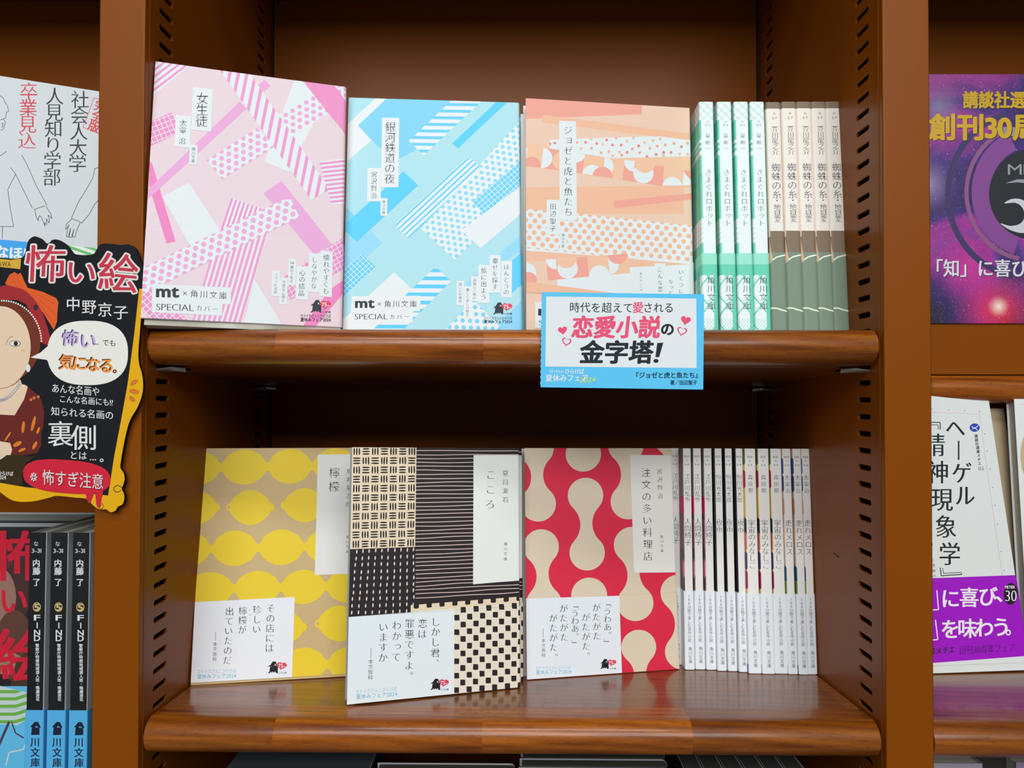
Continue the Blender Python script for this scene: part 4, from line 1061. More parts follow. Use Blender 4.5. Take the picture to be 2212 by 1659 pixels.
sets = [('え', '江戸川乱歩', '人間椅子', 'pink', 6.1, 4, 'with dark pink cover edge', 518.5), ('つ', '恒川光太郎', '夜市', 'black', 5.6, 3, 'with black cover edge', 515.5),
        ('も', '森絵都', '宇宙のみなしご', 'mixed', 8.1, 3, 'with multicoloured cover edge', 512.5), ('だ', '太宰治', '走れメロス', 'blue', 5.9, 3, 'with blue and tan cover edge', 511.5)]
i0 = 0
for code, author, title, kind, T, n, desc, y0 in sets:
    xs = [XX(LB[i0+j]+(8 if kind == 'black' else 2), y0) for j in range(n)]
    ys = [y0-0.6*(j % 2)-(2.5 if i0+j >= 6 else 0) for j in range(n)]
    if i0 == 0: xs[0], ys[0] = 110.1, 529.0
    labs = ['thin white spine %s, %s from left of its %d' % (desc, ORD[j], n) for j in range(n)]
    row_of_books(kind, xs, ys, shelfL, 5.6, 0.008, labs, 'thin white paperbacks '+desc, T, thin_builder(code, author, title, kind, T))
    i0 += n

# ================================================================== LEFT BAY
GAIN[0] = 1.0
# white book with a line drawing
WO = (-350.4, 421.5, 44.0); Wu, Wv = frame_vectors(18.0, 5.0, -3.0)
def art_white():
    A = art_on(WO, Wu, Wv, W0, H0); A.crop(0, 130, 3.858)
    paper, k, rd = ink(206, 212, 216), ink(28, 32, 40), ink(208, 48, 72)
    A.rect(-700, -200, 1100, 2600, paper)
    A.V('卒業見込', 240, 258, 225, 670, 158, (0.004, -0.014), rd); A.V('人見知り学部', 456, 300, 432, 975, 158, (0.004, -0.014), k); A.V('社会人大学', 668, 328, 645, 862, 158, (0.004, -0.014), k)
    r2 = ink(214, 52, 52)
    A.line([(1000, 385), (785, 315), (690, 560), (900, 640)], 4.5, r2); A.V('完全版', 835, 385, 785, 552, 98, 'bold', r2, ang=0.35)
    def L(*p): A.line(p, 4.2, k)
    L((-60, 270), (0, 295), (30, 320), (38, 345), (62, 378), (72, 428), (55, 435), (48, 480), (30, 488), (0, 500)); L((30, 490), (45, 520), (30, 575), (5, 585)); L((10, 530), (25, 525), (22, 555), (12, 560))
    L((0, 800), (55, 760)); L((90, 895), (130, 950), (270, 1235)); L((130, 950), (65, 1080), (85, 1230), (115, 1385)); L((0, 1388), (115, 1388)); L((25, 1390), (20, 1490)); L((180, 790), (225, 870), (300, 1040), (392, 1210))
    L((285, 1245), (330, 1228), (378, 1215)); L((290, 1245), (300, 1300), (320, 1340), (318, 1322), (330, 1295), (345, 1310), (378, 1388), (372, 1350), (385, 1370), (392, 1372), (385, 1320), (410, 1358), (412, 1330), (400, 1290), (432, 1320), (425, 1285), (385, 1220))
    L((860, 880), (790, 905), (775, 980), (730, 1060), (650, 1190), (595, 1318)); L((860, 1120), (790, 1200), (740, 1290), (680, 1358)); L((595, 1322), (640, 1335), (685, 1358)); L((600, 1322), (555, 1365), (548, 1412), (562, 1400), (575, 1370), (555, 1470), (570, 1478), (590, 1400), (578, 1478), (598, 1478), (618, 1410), (605, 1475), (625, 1478), (645, 1410), (668, 1355))
    A.poly([(-700, 1450), (0, 1496), (1000, 1585), (1000, 2600), (-700, 2600)], ink(38, 158, 232))
    A.poly([(560, 1545), (1000, 1585), (1000, 2600), (560, 2600)], ink(228, 238, 232)); A.stripes([(560, 1545), (1000, 1585), (1000, 2600), (560, 2600)], (640, 1580), (200, 70), (0, 52), 14, 24, ink(96, 190, 96), -3)
    A.row('けなほは', -100, 1590, 250, 1622, 120, 'black', WHT)
    return A
make_book('glossy white paperback with a line drawing of arms, left bay', WO, Wu, Wv, W0, H0, 10.0, ink(206, 212, 216), None, None, art_white(), band=64.0, band_cols=(ink(38, 158, 232),)*2)

# scary-picture book facing front and black spines
ZLL = -232.8
def shelfLL(y): return zshelf(ZLL, y)
FO = (-286.0-W0, 453.0, shelfLL(453.0)); Fu, Fv = frame_vectors(0, 0.6)
def art_scary():
    A = art_on(FO, Fu, Fv, W0, H0); A.crop(0, 1080, 2.864)
    bg = ink(40, 32, 34); A.rect(-900, -100, 400, 2600, bg)
    A.ell(40, 520, 170, 260, ink(84, 52, 46)); A.ell(-20, 600, 120, 190, ink(150, 110, 96)); A.ell(90, 900, 120, 220, ink(92, 58, 44)); A.ell(40, 1010, 110, 70, ink(150, 120, 96)); A.ell(-10, 380, 90, 60, ink(96, 40, 44))
    A.poly([(100, 1000), (200, 900), (200, 1170), (60, 1170)], ink(86, 60, 40))
    A.row('怖', 118, 345, 118, 345, 330, 'bold', ink(206, 20, 50)); A.row('い', 84, 620, 84, 620, 190, 'bold', ink(206, 20, 50)); A.row('絵', 125, 960, 125, 960, 350, 'bold', ink(206, 20, 50))
    A.rect(-900, 1152, 400, 2600, ink(96, 190, 232)); A.poly([(-200, 1700), (200, 1690), (200, 1760), (-200, 1760)], ink(214, 206, 188))
    can = [(-260, 1180), (-40, 1140), (60, 1165), (215, 1200), (240, 1320), (110, 1390), (-260, 1370)]
    A.poly(can, ink(196, 214, 214)); gr = ink(110, 178, 72)
    for y_ in (1168, 1212, 1258, 1305, 1352): A.poly([(-260, y_+10), (95, y_+8), (215, y_-30), (215, y_-8), (98, y_+28), (-260, y_+28)], gr, (can,))
    A.bar((60, 1370), (-40, 1600), 16, ink(70, 60, 90), up=True); A.line([(75, 1372), (100, 1440), (150, 1470)], 8, ink(80, 60, 70))
    A.line([(180, 1420), (150, 1540), (60, 1560), (40, 1640)], 7, ink(220, 218, 214))
    return A
make_book('black cover paperback with large red characters facing front in the left bay', FO, Fu, Fv, W0, H0, 12.0, ink(40, 32, 34), ink(24, 22, 26), None, art_scary(), band=43.0, band_cols=(ink(96, 190, 232),)*2, mat='gloss_print', page_tint=(0.06, 0.06, 0.07))
make_book('second black cover paperback standing behind the red lettered one', (FO[0], 466.5, shelfLL(466.5)), Fu, Fv, W0, H0-0.5, 12.0, ink(30, 28, 32), None, None, None, page_tint=(0.06, 0.06, 0.07), mat='gloss_print')
make_book('thick book with grey page edges at the back of the left bay lower shelf', (-410, 480.5, shelfLL(480.5)), Fu, Fv, 126.0, H0+1.5, 36.0, ink(60, 60, 66), None, None, None, page_tint=(0.62, 0.66, 0.74))
def build_black(O, u, v, lab, grp):
    W, T = W0, 10.0; A = art_spine(O, u, v, W, H0, T); A.crop(0, 1080, 2.864); w_ = ink(226, 230, 232); blu = ink(82, 178, 232); dk = ink(24, 34, 66)
    cx = 240
    A.V('な', cx-17, 270, cx-17, 270, 33, 'reg', w_); A.T('3-31', cx-44, 301, cx+16, 327, 'reg', w_); A.V('内藤', cx-15, 390, cx-14, 440, 50, 'bold', w_); A.V('了', cx-14, 508, cx-14, 508, 50, 'bold', w_)
    g = ink(206, 180, 120); A.ell(cx-12, 662, 25, 29, g, n=24); A.ell(cx-12, 662, 20, 24, ink(30, 28, 28), n=24); A.T('5', cx-27, 644, cx+3, 684, 'black', g)
    for ch, y_ in zip('FIND', (730, 776, 822, 857)): A.T(ch, cx-(28 if ch != 'I' else 15), y_-19, cx+(8 if ch != 'I' else -5), y_+15, 'bold', w_) if ch != 'I' else A.rect(cx-13, y_-18, cx-6, y_+18, w_)
    A.V('警察庁特捜地域潜入班・鳴瀬清花', cx-9, 900, cx-6, 1232, 24, 'bold', w_)
    A.mm(); A.rect(0, -1, 2*W+T, 50.6, blu); A.back()
    A.crop(0, 1080, 2.864)
    A.poly([(x-14, y) for x, y in [(204, 1402), (232, 1370), (252, 1370), (270, 1405), (262, 1408), (240, 1395), (232, 1408)]], dk); A.poly([(x-14, y) for x, y in [(214, 1405), (262, 1405), (262, 1450), (210, 1452)]], dk)
    A.V('川文庫', 220, 1495, 222, 1622, 60, 'bold', dk)
    A.mm(); A.rect(W+T-0.2, 50.6, 2*W+T, 160, ink(196, 200, 204)); A.back()
    return make_book(lab, O, u, v, W, H0, T, ink(20, 19, 22), ink(20, 19, 22), ink(196, 200, 204), A, band=50.6, band_cols=(blu, blu), group=grp, r=0.35, mat='gloss_print')
row_of_books('black', [-285.4, -272.7, -259.9], [430.0, 430.0, 430.0], shelfLL, 0.6, 0.0, ['black spine with blue band in the left bay, %s of three' % o for o in ORD[:3]], 'black paperbacks spine out in the left bay', 10.0, build_black)

# ================================================================== CARDS, BOARD, POSTER
def plane_art(y, x0, z0, w, h):
    "print on an upright sheet facing the aisle whose lower left corner is (x0, y, z0)"
    u, v = frame_vectors(0, 0); return art_on((x0, y, z0), u, v, w, h)
def px_to_local(y, x0, z0, px, py):
    A = plane_art(y, x0, z0, 100, 100); return A.map((px, py))
def slab_from_outline(name, pts, t, parent, mat, col):
    "extruded sheet: pts (mm, local x/z), front at y=0"
    if area2(pts) < 0: pts = pts[::-1]
    n = len(pts)
    V = [(x*MM, 0, z*MM) for x, z in pts]+[(x*MM, t*MM, z*MM) for x, z in pts]
    Fc = [tuple(range(n)), tuple(range(2*n-1, n-1, -1))]+[(i, i+n, (i+1) % n+n, (i+1) % n) for i in range(n)]
    return link(name, mesh_from(name, V, Fc, [col]*len(Fc)), parent, mat)
flat = Sheet(900, 5, 0.5)
flat.breaks = [0.0, 900.0]; flat.at = lambda q, off=0.0: (q, -off)

# hand-lettered board hooked over the left upright
PY = 411.5; PX0, PZ0 = -330.0, -75.0
proot = empty('promotional_board', placement((PX0, PY, PZ0), (1, 0, 0), (0, 0, 1))); tag(proot, 'hand-lettered black cut-out board with gold frame and a lady in a red hat', 'sign board')
A = plane_art(PY, PX0, PZ0, 130, 170); A.crop(0, 500, 2.675)
outline = [(-140, 150), (-60, 149), (0, 150), (60, 156), (123, 152), (145, 122), (160, 62), (178, 38), (203, 28), (235, 42), (262, 68), (283, 66), (300, 50), (322, 46), (345, 52), (385, 80), (420, 125), (455, 134), (500, 136), (540, 130), (560, 100), (575, 78), (600, 70), (650, 72), (700, 78), (745, 75), (780, 96), (805, 150), (820, 195), (825, 230), (827, 330),
           (812, 540), (800, 690), (804, 765), (820, 820), (827, 880), (822, 940), (795, 1015), (752, 1090), (728, 1170), (708, 1270), (697, 1340), (697, 1368), (714, 1395), (720, 1430), (712, 1465), (703, 1485), (716, 1515), (718, 1548), (706, 1578), (682, 1590), (668, 1612), (640, 1622), (612, 1606), (580, 1606), (548, 1590), (525, 1568), (505, 1545), (440, 1538), (330, 1528), (285, 1538), (200, 1558), (120, 1562), (60, 1548), (0, 1505), (-140, 1480)]
n_top = 30; tail = outline[n_top:]
outline = [(-140, 150)]+smooth(outline[1:-1], 5, False)+[(-140, 1480)]
slab_from_outline('board', [A.map(p) for p in outline], 2.0, proot, M['card_print'], ink(30, 31, 38))
gold, blk, red, wt = ink(228, 172, 14), ink(34, 35, 42), ink(196, 54, 78), ink(224, 224, 222)
def part_print(items, nm=('printed_art', 'lettering')): put_print(items, flat, -50, 800, -50, 800, 0.05, proot, M['card_print'], nm)
A.poly([(-140, 160), (0, 158), (60, 164), (122, 158), (117, 218), (0, 205), (-140, 190)], ink(206, 168, 58)); A.T('KADOKAWA', -110, 172, 62, 200, 'reg', blk, slope=4)
fr = [(827, 330)]+smooth(tail[:-1], 5, False)+[(-140, 1480)]
inner = [(-140, 1420), (0, 1452), (150, 1478), (400, 1500), (625, 1526), (660, 1300), (700, 1090), (738, 880), (775, 600), (805, 332)]
for i in range(1): A.poly(fr+inner, gold)
for (x, y, rx, ry, ro) in ((775, 872, 22, 9, -0.6), (776, 925, 26, 10, 0.2), (764, 968, 18, 9, 0.8)): A.ell(x, y, rx+2, ry+2, blk, rot=ro, n=14); A.ell(x, y, rx, ry, ink(226, 120, 50), rot=ro, n=14)
A.line([(702, 1478), (680, 1466), (662, 1475), (658, 1492), (668, 1505), (685, 1506), (700, 1496)], 4, blk)
A.line([(560, 1585), (585, 1606), (600, 1590), (590, 1568)], 3, blk)
# a lady in a red hat, plainly drawn
skin, hat, tuft, hair, dress = ink(228, 202, 172), ink(160, 42, 48), ink(222, 94, 40), ink(112, 50, 34), ink(104, 38, 32)
A.poly([(30, 300), (55, 250), (85, 235), (105, 248), (120, 238), (142, 290), (160, 325), (250, 350), (325, 385), (338, 410), (332, 470), (330, 520), (312, 570), (250, 470), (150, 370), (80, 350)], tuft)
for a_, b_ in (((60, 260), (110, 335)), ((95, 250), (125, 330)), ((190, 350), (318, 420)), ((200, 370), (322, 480)), ((215, 400), (318, 540))): A.bar(a_, b_, 2.5, ink(190, 66, 30), up=True)
A.poly(smooth([(-140, 400), (-60, 340), (30, 312), (100, 325), (150, 345), (205, 400), (250, 480), (285, 590), (300, 660), (262, 652), (230, 620), (150, 420), (0, 395)], 3), hat)
A.ell(18, 640, 216, 236, hair, n=40); A.poly([(150, 790), (225, 640), (235, 620), (200, 760), (175, 800)], hair)
A.ell(5, 668, 173, 236, skin, n=48)
A.up()
for i in range(26):
    a = math.radians(-92+3.6*i); A.ell(18+222*math.cos(a), 642+242*math.sin(a), 5.2, 5.6, ink(232, 222, 208), n=10, up=False)
A.ell(207, 440, 13, 17, ink(70, 50, 84)); 
A.ell(88, 648, 33, 17, blk); A.ell(87, 648, 30, 14, ink(226, 226, 214)); A.ell(92, 648, 12, 13, ink(60, 40, 34))
A.line([(36, 655), (42, 632), (58, 612), (78, 604)], 2.5, ink(120, 90, 76)); A.line([(124, 690), (130, 682)], 3, ink(160, 100, 70)); A.line([(136, 694), (142, 684)], 3, ink(160, 100, 70))
A.poly([(-140, 880), (0, 905), (70, 890), (118, 855), (128, 882), (150, 888), (162, 900), (150, 960), (86, 1062), (0, 1058), (-140, 1050)], skin)
A.line([(-20, 912), (40, 902), (90, 880), (122, 848)], 3, ink(110, 60, 50))
A.poly([(-140, 1050), (0, 1058), (86, 1062), (140, 970), (162, 898), (208, 935), (240, 975), (256, 1040), (252, 1120), (240, 1170), (238, 1240), (215, 1282), (140, 1292), (-140, 1292)], dress)
for (x, y, rx, ry, ro) in ((135, 1130, 10, 36, 0.1), (194, 1110, 10, 46, 0.25), (102, 1228, 28, 13, -0.5), (128, 1262, 24, 9, -0.4), (202, 1236, 10, 26, 0.5), (222, 1150, 8, 22, 0.4), (46, 1185, 6, 34, 0.6)): A.ell(x, y, rx+3, ry+3, ink(60, 22, 20), rot=ro, n=16); A.ell(x, y, rx, ry, ink(216, 120, 44), rot=ro, n=16)
for x, y in ((180, 972), (198, 962), (222, 955)): A.ell(x, y, 9, 9, ink(200, 110, 50), n=12)
A.up()
for i in range(14):
    t = i/13; A.ell(4+112*t, 976-12*t-84*t*t, 8.5, 8.5, blk, n=12, up=False)
A.up()
for i in range(14):
    t = i/13; A.ell(4+112*t, 976-12*t-84*t*t, 7, 7, ink(206, 204, 206), n=12, up=False)
A.ell(164, 790, 13, 23, ink(216, 222, 230), n=16)
A.poly([(-140, 1200), (0, 1212), (60, 1222), (72, 1262), (60, 1300), (0, 1318), (-140, 1310)], skin)
A.poly([(-140, 1300), (0, 1322), (40, 1292), (110, 1290), (180, 1302), (220, 1290), (150, 1340), (128, 1410), (135, 1470), (60, 1462), (0, 1448), (-140, 1425)], ink(70, 54, 26))
A.T('とひらけば', -28, 1382, 78, 1406, 'bold', wt, slope=6); A.T('2024', -15, 1408, 36, 1430, 'bold', wt, slope=3)
# speech balloon
bub = []
for i in range(48):
    a = 2*math.pi*i/48; c, s = math.cos(a), math.sin(a); bub.append((508+233*math.copysign(abs(c)**0.8, c), 702+186*math.copysign(abs(s)**0.82, s)))
A.poly(bub, ink(232, 232, 224)); A.poly([(300, 645), (278, 662), (235, 700), (178, 728), (220, 735), (272, 742), (310, 800)], ink(232, 232, 224))
pu, br_, orr = ink(74, 40, 110), ink(66, 36, 30), ink(240, 150, 70)
for (dx, dy, cc, wg) in ((5, 4, ink(196, 176, 214), 'black'), (0, 0, pu, 'hand')):
    A.row('怖い', 403+dx, 612+dy, 505+dx, 628+dy, 100, wg, cc, sk=0.1)
A.row('…', 557, 640, 557, 640, 34, 'black', blk); A.row('でも', 612, 642, 652, 645, 42, 'hand', blk)
for (dx, dy, cc, wg) in ((5, 4, orr, 'black'), (0, 0, br_, 'hand')):
    A.row('気になる', 380+dx, 750+dy, 612+dx, 770+dy, 92, wg, cc, sk=0.1)
A.ell(664, 808, 13, 12, orr); A.ell(664, 808, 11, 10, br_); A.ell(664, 808, 5, 5, ink(232, 232, 224))
offs = [(10*math.cos(math.radians(30*i)), 10*math.sin(math.radians(30*i))) for i in range(12)]
for (ox, oy), cc in [(o_, ink(226, 222, 216)) for o_ in offs]+[((0, 0), red)]:
    for ch, a_, b_, c_, d_, sl in (('怖', 152, 80, 376, 290, 0), ('い', 398, 180, 550, 292, 8), ('絵', 574, 118, 798, 335, 22)): A.T(ch, a_+ox, b_+oy, c_+ox, d_+oy, (0.012, 0.008), cc, skew=10, slope=sl)
A.row('中野京子', 425, 420, 700, 468, 88, 'hand', wt)
A.T('あんな名画や', 305, 878, 575, 930, 'hand', wt, slope=22); A.T('こんな名画にも!?', 350, 945, 655, 988, 'hand', wt, slope=22); A.T('知られざる名画の', 298, 1012, 655, 1062, 'hand', wt, slope=26)
A.row('裏側', 352, 1168, 488, 1190, 155, 'hand', wt); A.row('とは', 428, 1292, 480, 1295, 52, 'hand', wt); A.row('…', 540, 1305, 540, 1305, 42, 'black', wt); A.ell(590, 1322, 11, 10, wt); A.ell(590, 1322, 6, 5, blk)
blob = []
for i in range(40):
    a = 2*math.pi*i/40; c, s = math.cos(a), math.sin(a); x = 388+252*math.copysign(abs(c)**0.72, c); blob.append((x, 1416+0.075*(x-388)+96*math.copysign(abs(s)**0.8, s)))
rb = ink(206, 34, 56); A.poly(blob, rb); A.poly([(490, 1500), (545, 1510), (532, 1545), (524, 1566), (514, 1568), (505, 1552), (500, 1530)], rb); A.poly([(552, 1505), (600, 1500), (588, 1540), (585, 1580), (577, 1594), (566, 1592), (558, 1575), (556, 1545)], rb)
for dx, cc in ((3.5, ink(60, 20, 30)), (0, ink(234, 214, 216))): A.T('※怖すぎ注意', 178+dx, 1368+dx, 598+dx, 1456+dx, 'hand', cc, slope=34)
part_print(A.items)

# blue and white promotional card in front of the upper shelf edge
CY0 = 414.6
def at_plane(px, py, y):
    d = np.array(CAM).T @ np.array([(px-CX)/F_PX, (CY-py)/F_PX, 1.0]); return d/d[1]*y
p0 = at_plane(1166.5, 836.5, CY0); p1 = at_plane(1519, 841.5, CY0); p2 = at_plane(1169, 631, CY0)
uu = p1-p0; wc = float(np.linalg.norm(uu)); vv = p2-p0; hc = float(np.linalg.norm(vv)); uu /= wc
vv = np.cross(uu, (0, 1, 0)); vv = np.array([-uu[2], 0, uu[0]])
croot = empty('display_card', placement(p0, uu, vv)); tag(croot, 'blue bordered white card with pink hearts fixed to the upper shelf edge', 'card')
edge = [(0, 0), (wc, 0), (wc, hc), (0, hc)]
n_t = 34; teeth = [(0.45 if i % 2 else 0.0, hc-hc*(i+0.5)/n_t) for i in range(n_t)]
slab_from_outline('card', [(0.2, 0), (wc, 0), (wc, hc), (0.2, hc)]+teeth, 0.5, croot, M['card_print'], ink(96, 200, 246))
A = art_on(p0, uu, vv, wc, hc); A.crop(1120, 190, 2.476)
wcard, dk, pk = ink(228, 235, 238), ink(52, 58, 66), ink(236, 86, 124)
A.poly([(148, 1115), (951, 1127), (953, 1498), (144, 1490)], wcard)
A.T('時代を超えて', 276, 1146, 608, 1200, 'hand', dk, slope=3); A.T('愛', 612, 1145, 668, 1204, 'bold', pk); A.T('される', 674, 1150, 824, 1200, 'hand', dk)
A.T('恋愛小説', 290, 1220, 756, 1336, 'black', pk, skew=12); A.T('の', 765, 1264, 828, 1320, 'black', dk); A.T('金字塔', 332, 1352, 718, 1472, 'black', dk, skew=10)
A.poly([(742, 1364), (775, 1362), (752, 1440), (732, 1440)], dk); A.ell(735, 1460, 14, 11, dk, n=12)
def heart(cx, cy, r, rot, col):
    pts = []
    for i in range(28):
        t = 2*math.pi*i/28; x = 16*math.sin(t)**3; y = -(13*math.cos(t)-5*math.cos(2*t)-2*math.cos(3*t)-math.cos(4*t)); x, y = x*r/16, y*r/16
        pts.append((cx+x*math.cos(rot)-y*math.sin(rot), cy+x*math.sin(rot)+y*math.cos(rot)))
    A.poly(pts, col)
heart(236, 1296, 25, -0.15, pk); heart(257, 1357, 26, 0.2, pk); heart(257, 1356, 18, 0.2, wcard); heart(894, 1242, 27, 0.2, pk); heart(874, 1301, 27, 0.25, pk); heart(874, 1300, 19, 0.25, wcard)
A.T('カドイカさんと', 165, 1508, 243, 1524, 'bold', WHT); A.T('ひらけば', 250, 1502, 350, 1530, 'bold', WHT); A.T('夏休みフェア', 146, 1532, 370, 1570, 'bold', WHT); A.T('2024', 330, 1552, 412, 1578, 'hand', ink(220, 226, 90), slope=-6, skew=8)
nv = ink(24, 56, 84); A.T('『ジョゼと虎と魚たち』', 630, 1520, 958, 1552, 'bold', nv); A.T('著／田辺聖子', 812, 1563, 955, 1588, 'bold', nv)
put_print(A.items, flat, -2, 300, -2, 300, 0.05, croot, M['card_print'])

# ================================================================== RIGHT BAY
# poster with a violet galaxy, leaning on a brown stand
PGY = 556.0; PGX, PGZ, PGW, PGH = 236.0, 54.9, 300.0, 187.5
groot = empty('poster', placement((PGX, PGY, PGZ), (1, 0, 0), (0, 0, 1))); tag(groot, 'violet galaxy poster with gold and white lettering in the right bay', 'poster')
def galaxy_mat():
    mt, nt, b = new_mat('galaxy_print'); N, L = nt.nodes, nt.links
    t = N.new('ShaderNodeTexCoord')
    def noise(scale, det=5, dist=0.0):
        n = N.new('ShaderNodeTexNoise'); n.inputs['Scale'].default_value = scale; n.inputs['Detail'].default_value = det; n.inputs['Distortion'].default_value = dist; L.new(t.outputs['Object'], n.inputs['Vector']); return n
    def ramp(src, els):
        r = N.new('ShaderNodeValToRGB'); e = r.color_ramp.elements
        e[0].position, e[0].color = els[0][0], (*els[0][1], 1); e[1].position, e[1].color = els[-1][0], (*els[-1][1], 1)
        for p, c in els[1:-1]: q = e.new(p); q.color = (*c, 1)
        L.new(src, r.inputs['Fac']); return r.outputs['Color']
    def mix(a, b_, f, mode='MIX'):
        m_ = N.new('ShaderNodeMix'); m_.data_type = 'RGBA'; m_.blend_type = mode
        for s_, x in ((0, f), (6, a), (7, b_)):
            if isinstance(x, (int, float)): m_.inputs[s_].default_value = x
            elif isinstance(x, tuple): m_.inputs[s_].default_value = (*x, 1)
            else: L.new(x, m_.inputs[s_])
        return m_.outputs[2]
    c = ramp(noise(12, 6, 1.0).outputs['Fac'], [(0.30, srgb(20, 12, 56)), (0.44, srgb(66, 24, 116)), (0.54, srgb(160, 36, 140)), (0.64, srgb(100, 50, 140)), (0.76, srgb(34, 24, 84))])
    def spot(x, z, r_):
        s_ = N.new('ShaderNodeVectorMath'); s_.operation = 'DISTANCE'; L.new(t.outputs['Object'], s_.inputs[0]); s_.inputs[1].default_value = ((72+(x-9)*1.27)*MM, 0, z*1.27*MM); r_ *= 1.27
        m_ = N.new('ShaderNodeMapRange'); m_.inputs['From Min'].default_value = r_*MM; m_.inputs['From Max'].default_value = 0; L.new(s_.outputs['Value'], m_.inputs['Value'])
        q = N.new('ShaderNodeMath'); q.operation = 'POWER'; L.new(m_.outputs[0], q.inputs[0]); q.inputs[1].default_value = 1.6; return q.outputs[0]
    c = mix(c, srgb(24, 18, 26), spot(8, 2, 34)); c = mix(c, srgb(24, 18, 40), spot(70, 2, 30)); c = mix(c, srgb(120, 110, 150), spot(15, 128, 16)); c = mix(c, srgb(150, 130, 180), spot(8, 82, 18))
    c = mix(c, srgb(236, 30, 50), spot(49, 8, 28)); c = mix(c, srgb(210, 40, 150), spot(30, 32, 22)); c = mix(c, srgb(255, 236, 220), spot(49, 10, 7))
    for sc, th in ((700, 0.16), (200, 0.09)):
        v = N.new('ShaderNodeTexVoronoi'); v.inputs['Scale'].default_value = sc; L.new(t.outputs['Object'], v.inputs['Vector'])
        m_ = N.new('ShaderNodeMapRange'); m_.inputs['From Min'].default_value = th; m_.inputs['From Max'].default_value = 0.0; L.new(v.outputs['Distance'], m_.inputs['Value'])
        c = mix(c, srgb(230, 200, 240), m_.outputs[0], 'ADD')
    L.new(c, b.inputs['Base Color']); b.inputs['Roughness'].default_value = 0.4; b.inputs['Coat Weight'].default_value = 0.4; b.inputs['Coat Roughness'].default_value = 0.2
    return mt
M['galaxy'] = galaxy_mat()
link('sheet', box_mesh('sheet', 0, PGW, 0, 1.2, 0, PGH), groot, M['galaxy'])
A = plane_art(PGY, PGX, PGZ, PGW, PGH); A.crop(1980, 130, 2.765)
def ring(cx, cy, r0, r1, a0, a1, col, n=60):
    pts = [(cx+r0*math.cos(a0+(a1-a0)*i/n), cy+r0*1.05*math.sin(a0+(a1-a0)*i/n)) for i in range(n+1)]+[(cx+r1*math.cos(a1-(a1-a0)*i/n), cy+r1*1.05*math.sin(a1-(a1-a0)*i/n)) for i in range(n+1)]
    A.up()
    for i in range(n): A.poly([pts[i], pts[i+1], pts[2*n-i], pts[2*n+1-i]], col, up=False)
ring(660, 800, 490, 455, 1.75, 4.45, ink(58, 46, 96)); ring(680, 790, 395, 370, 1.75, 4.4, ink(140, 84, 130)); ring(700, 790, 372, 262, 1.9, 4.3, ink(132, 68, 146))
A.ell(700, 800, 268, 272, ink(34, 42, 50), n=110); A.ell(600, 430, 150, 28, ink(150, 140, 152), n=20, rot=0.1)
A.up(); A.T('ME', 545, 622, 690, 684, 'reg', ink(150, 156, 158))
mo = ink(206, 208, 216)
A.poly(smooth([(525, 855), (560, 832), (610, 828), (660, 850), (720, 900), (730, 1000), (640, 1032), (560, 1015), (500, 975), (560, 990), (620, 975), (645, 930), (630, 880), (590, 852)], 5), mo)
A.poly([(530, 735), (600, 712), (680, 712), (730, 740), (600, 730)], ink(150, 154, 160))
gd = ink(206, 166, 10)
for c_, k_ in ((ink(40, 20, 60), 4), (gd, 0)): A.T('講談社選書', 279+k_, 187+k_, 740+k_, 286+k_, 'black', c_); A.T('創刊30周年', 76+k_, 322+k_, 900+k_, 476+k_, 'black', c_)
for c_, k_ in ((ink(60, 20, 70), 4), (ink(222, 222, 232), 0)): A.T('「知」に喜び、', 122+k_, 1190+k_, 700+k_, 1294+k_, 'bold', c_)
put_print(A.items, flat, 0, PGW, 0, PGH, 0.05, groot, M['gloss_print'])
st = empty('display_stand', Matrix.Translation((0.386, 0.5592, 0.0166))); tag(st, 'plain brown panel stand holding the galaxy poster on the right bay shelf', 'stand')
o = link('backboard', box_mesh('backboard', -150, 165, -1.6, 0.6, 0.0, 225), st, M['paint']); bevelled(o, 0.4)
o = link('foot', box_mesh('foot', -150, 165, 0.7, 12, -0.4, 0.3), st, M['paint'])

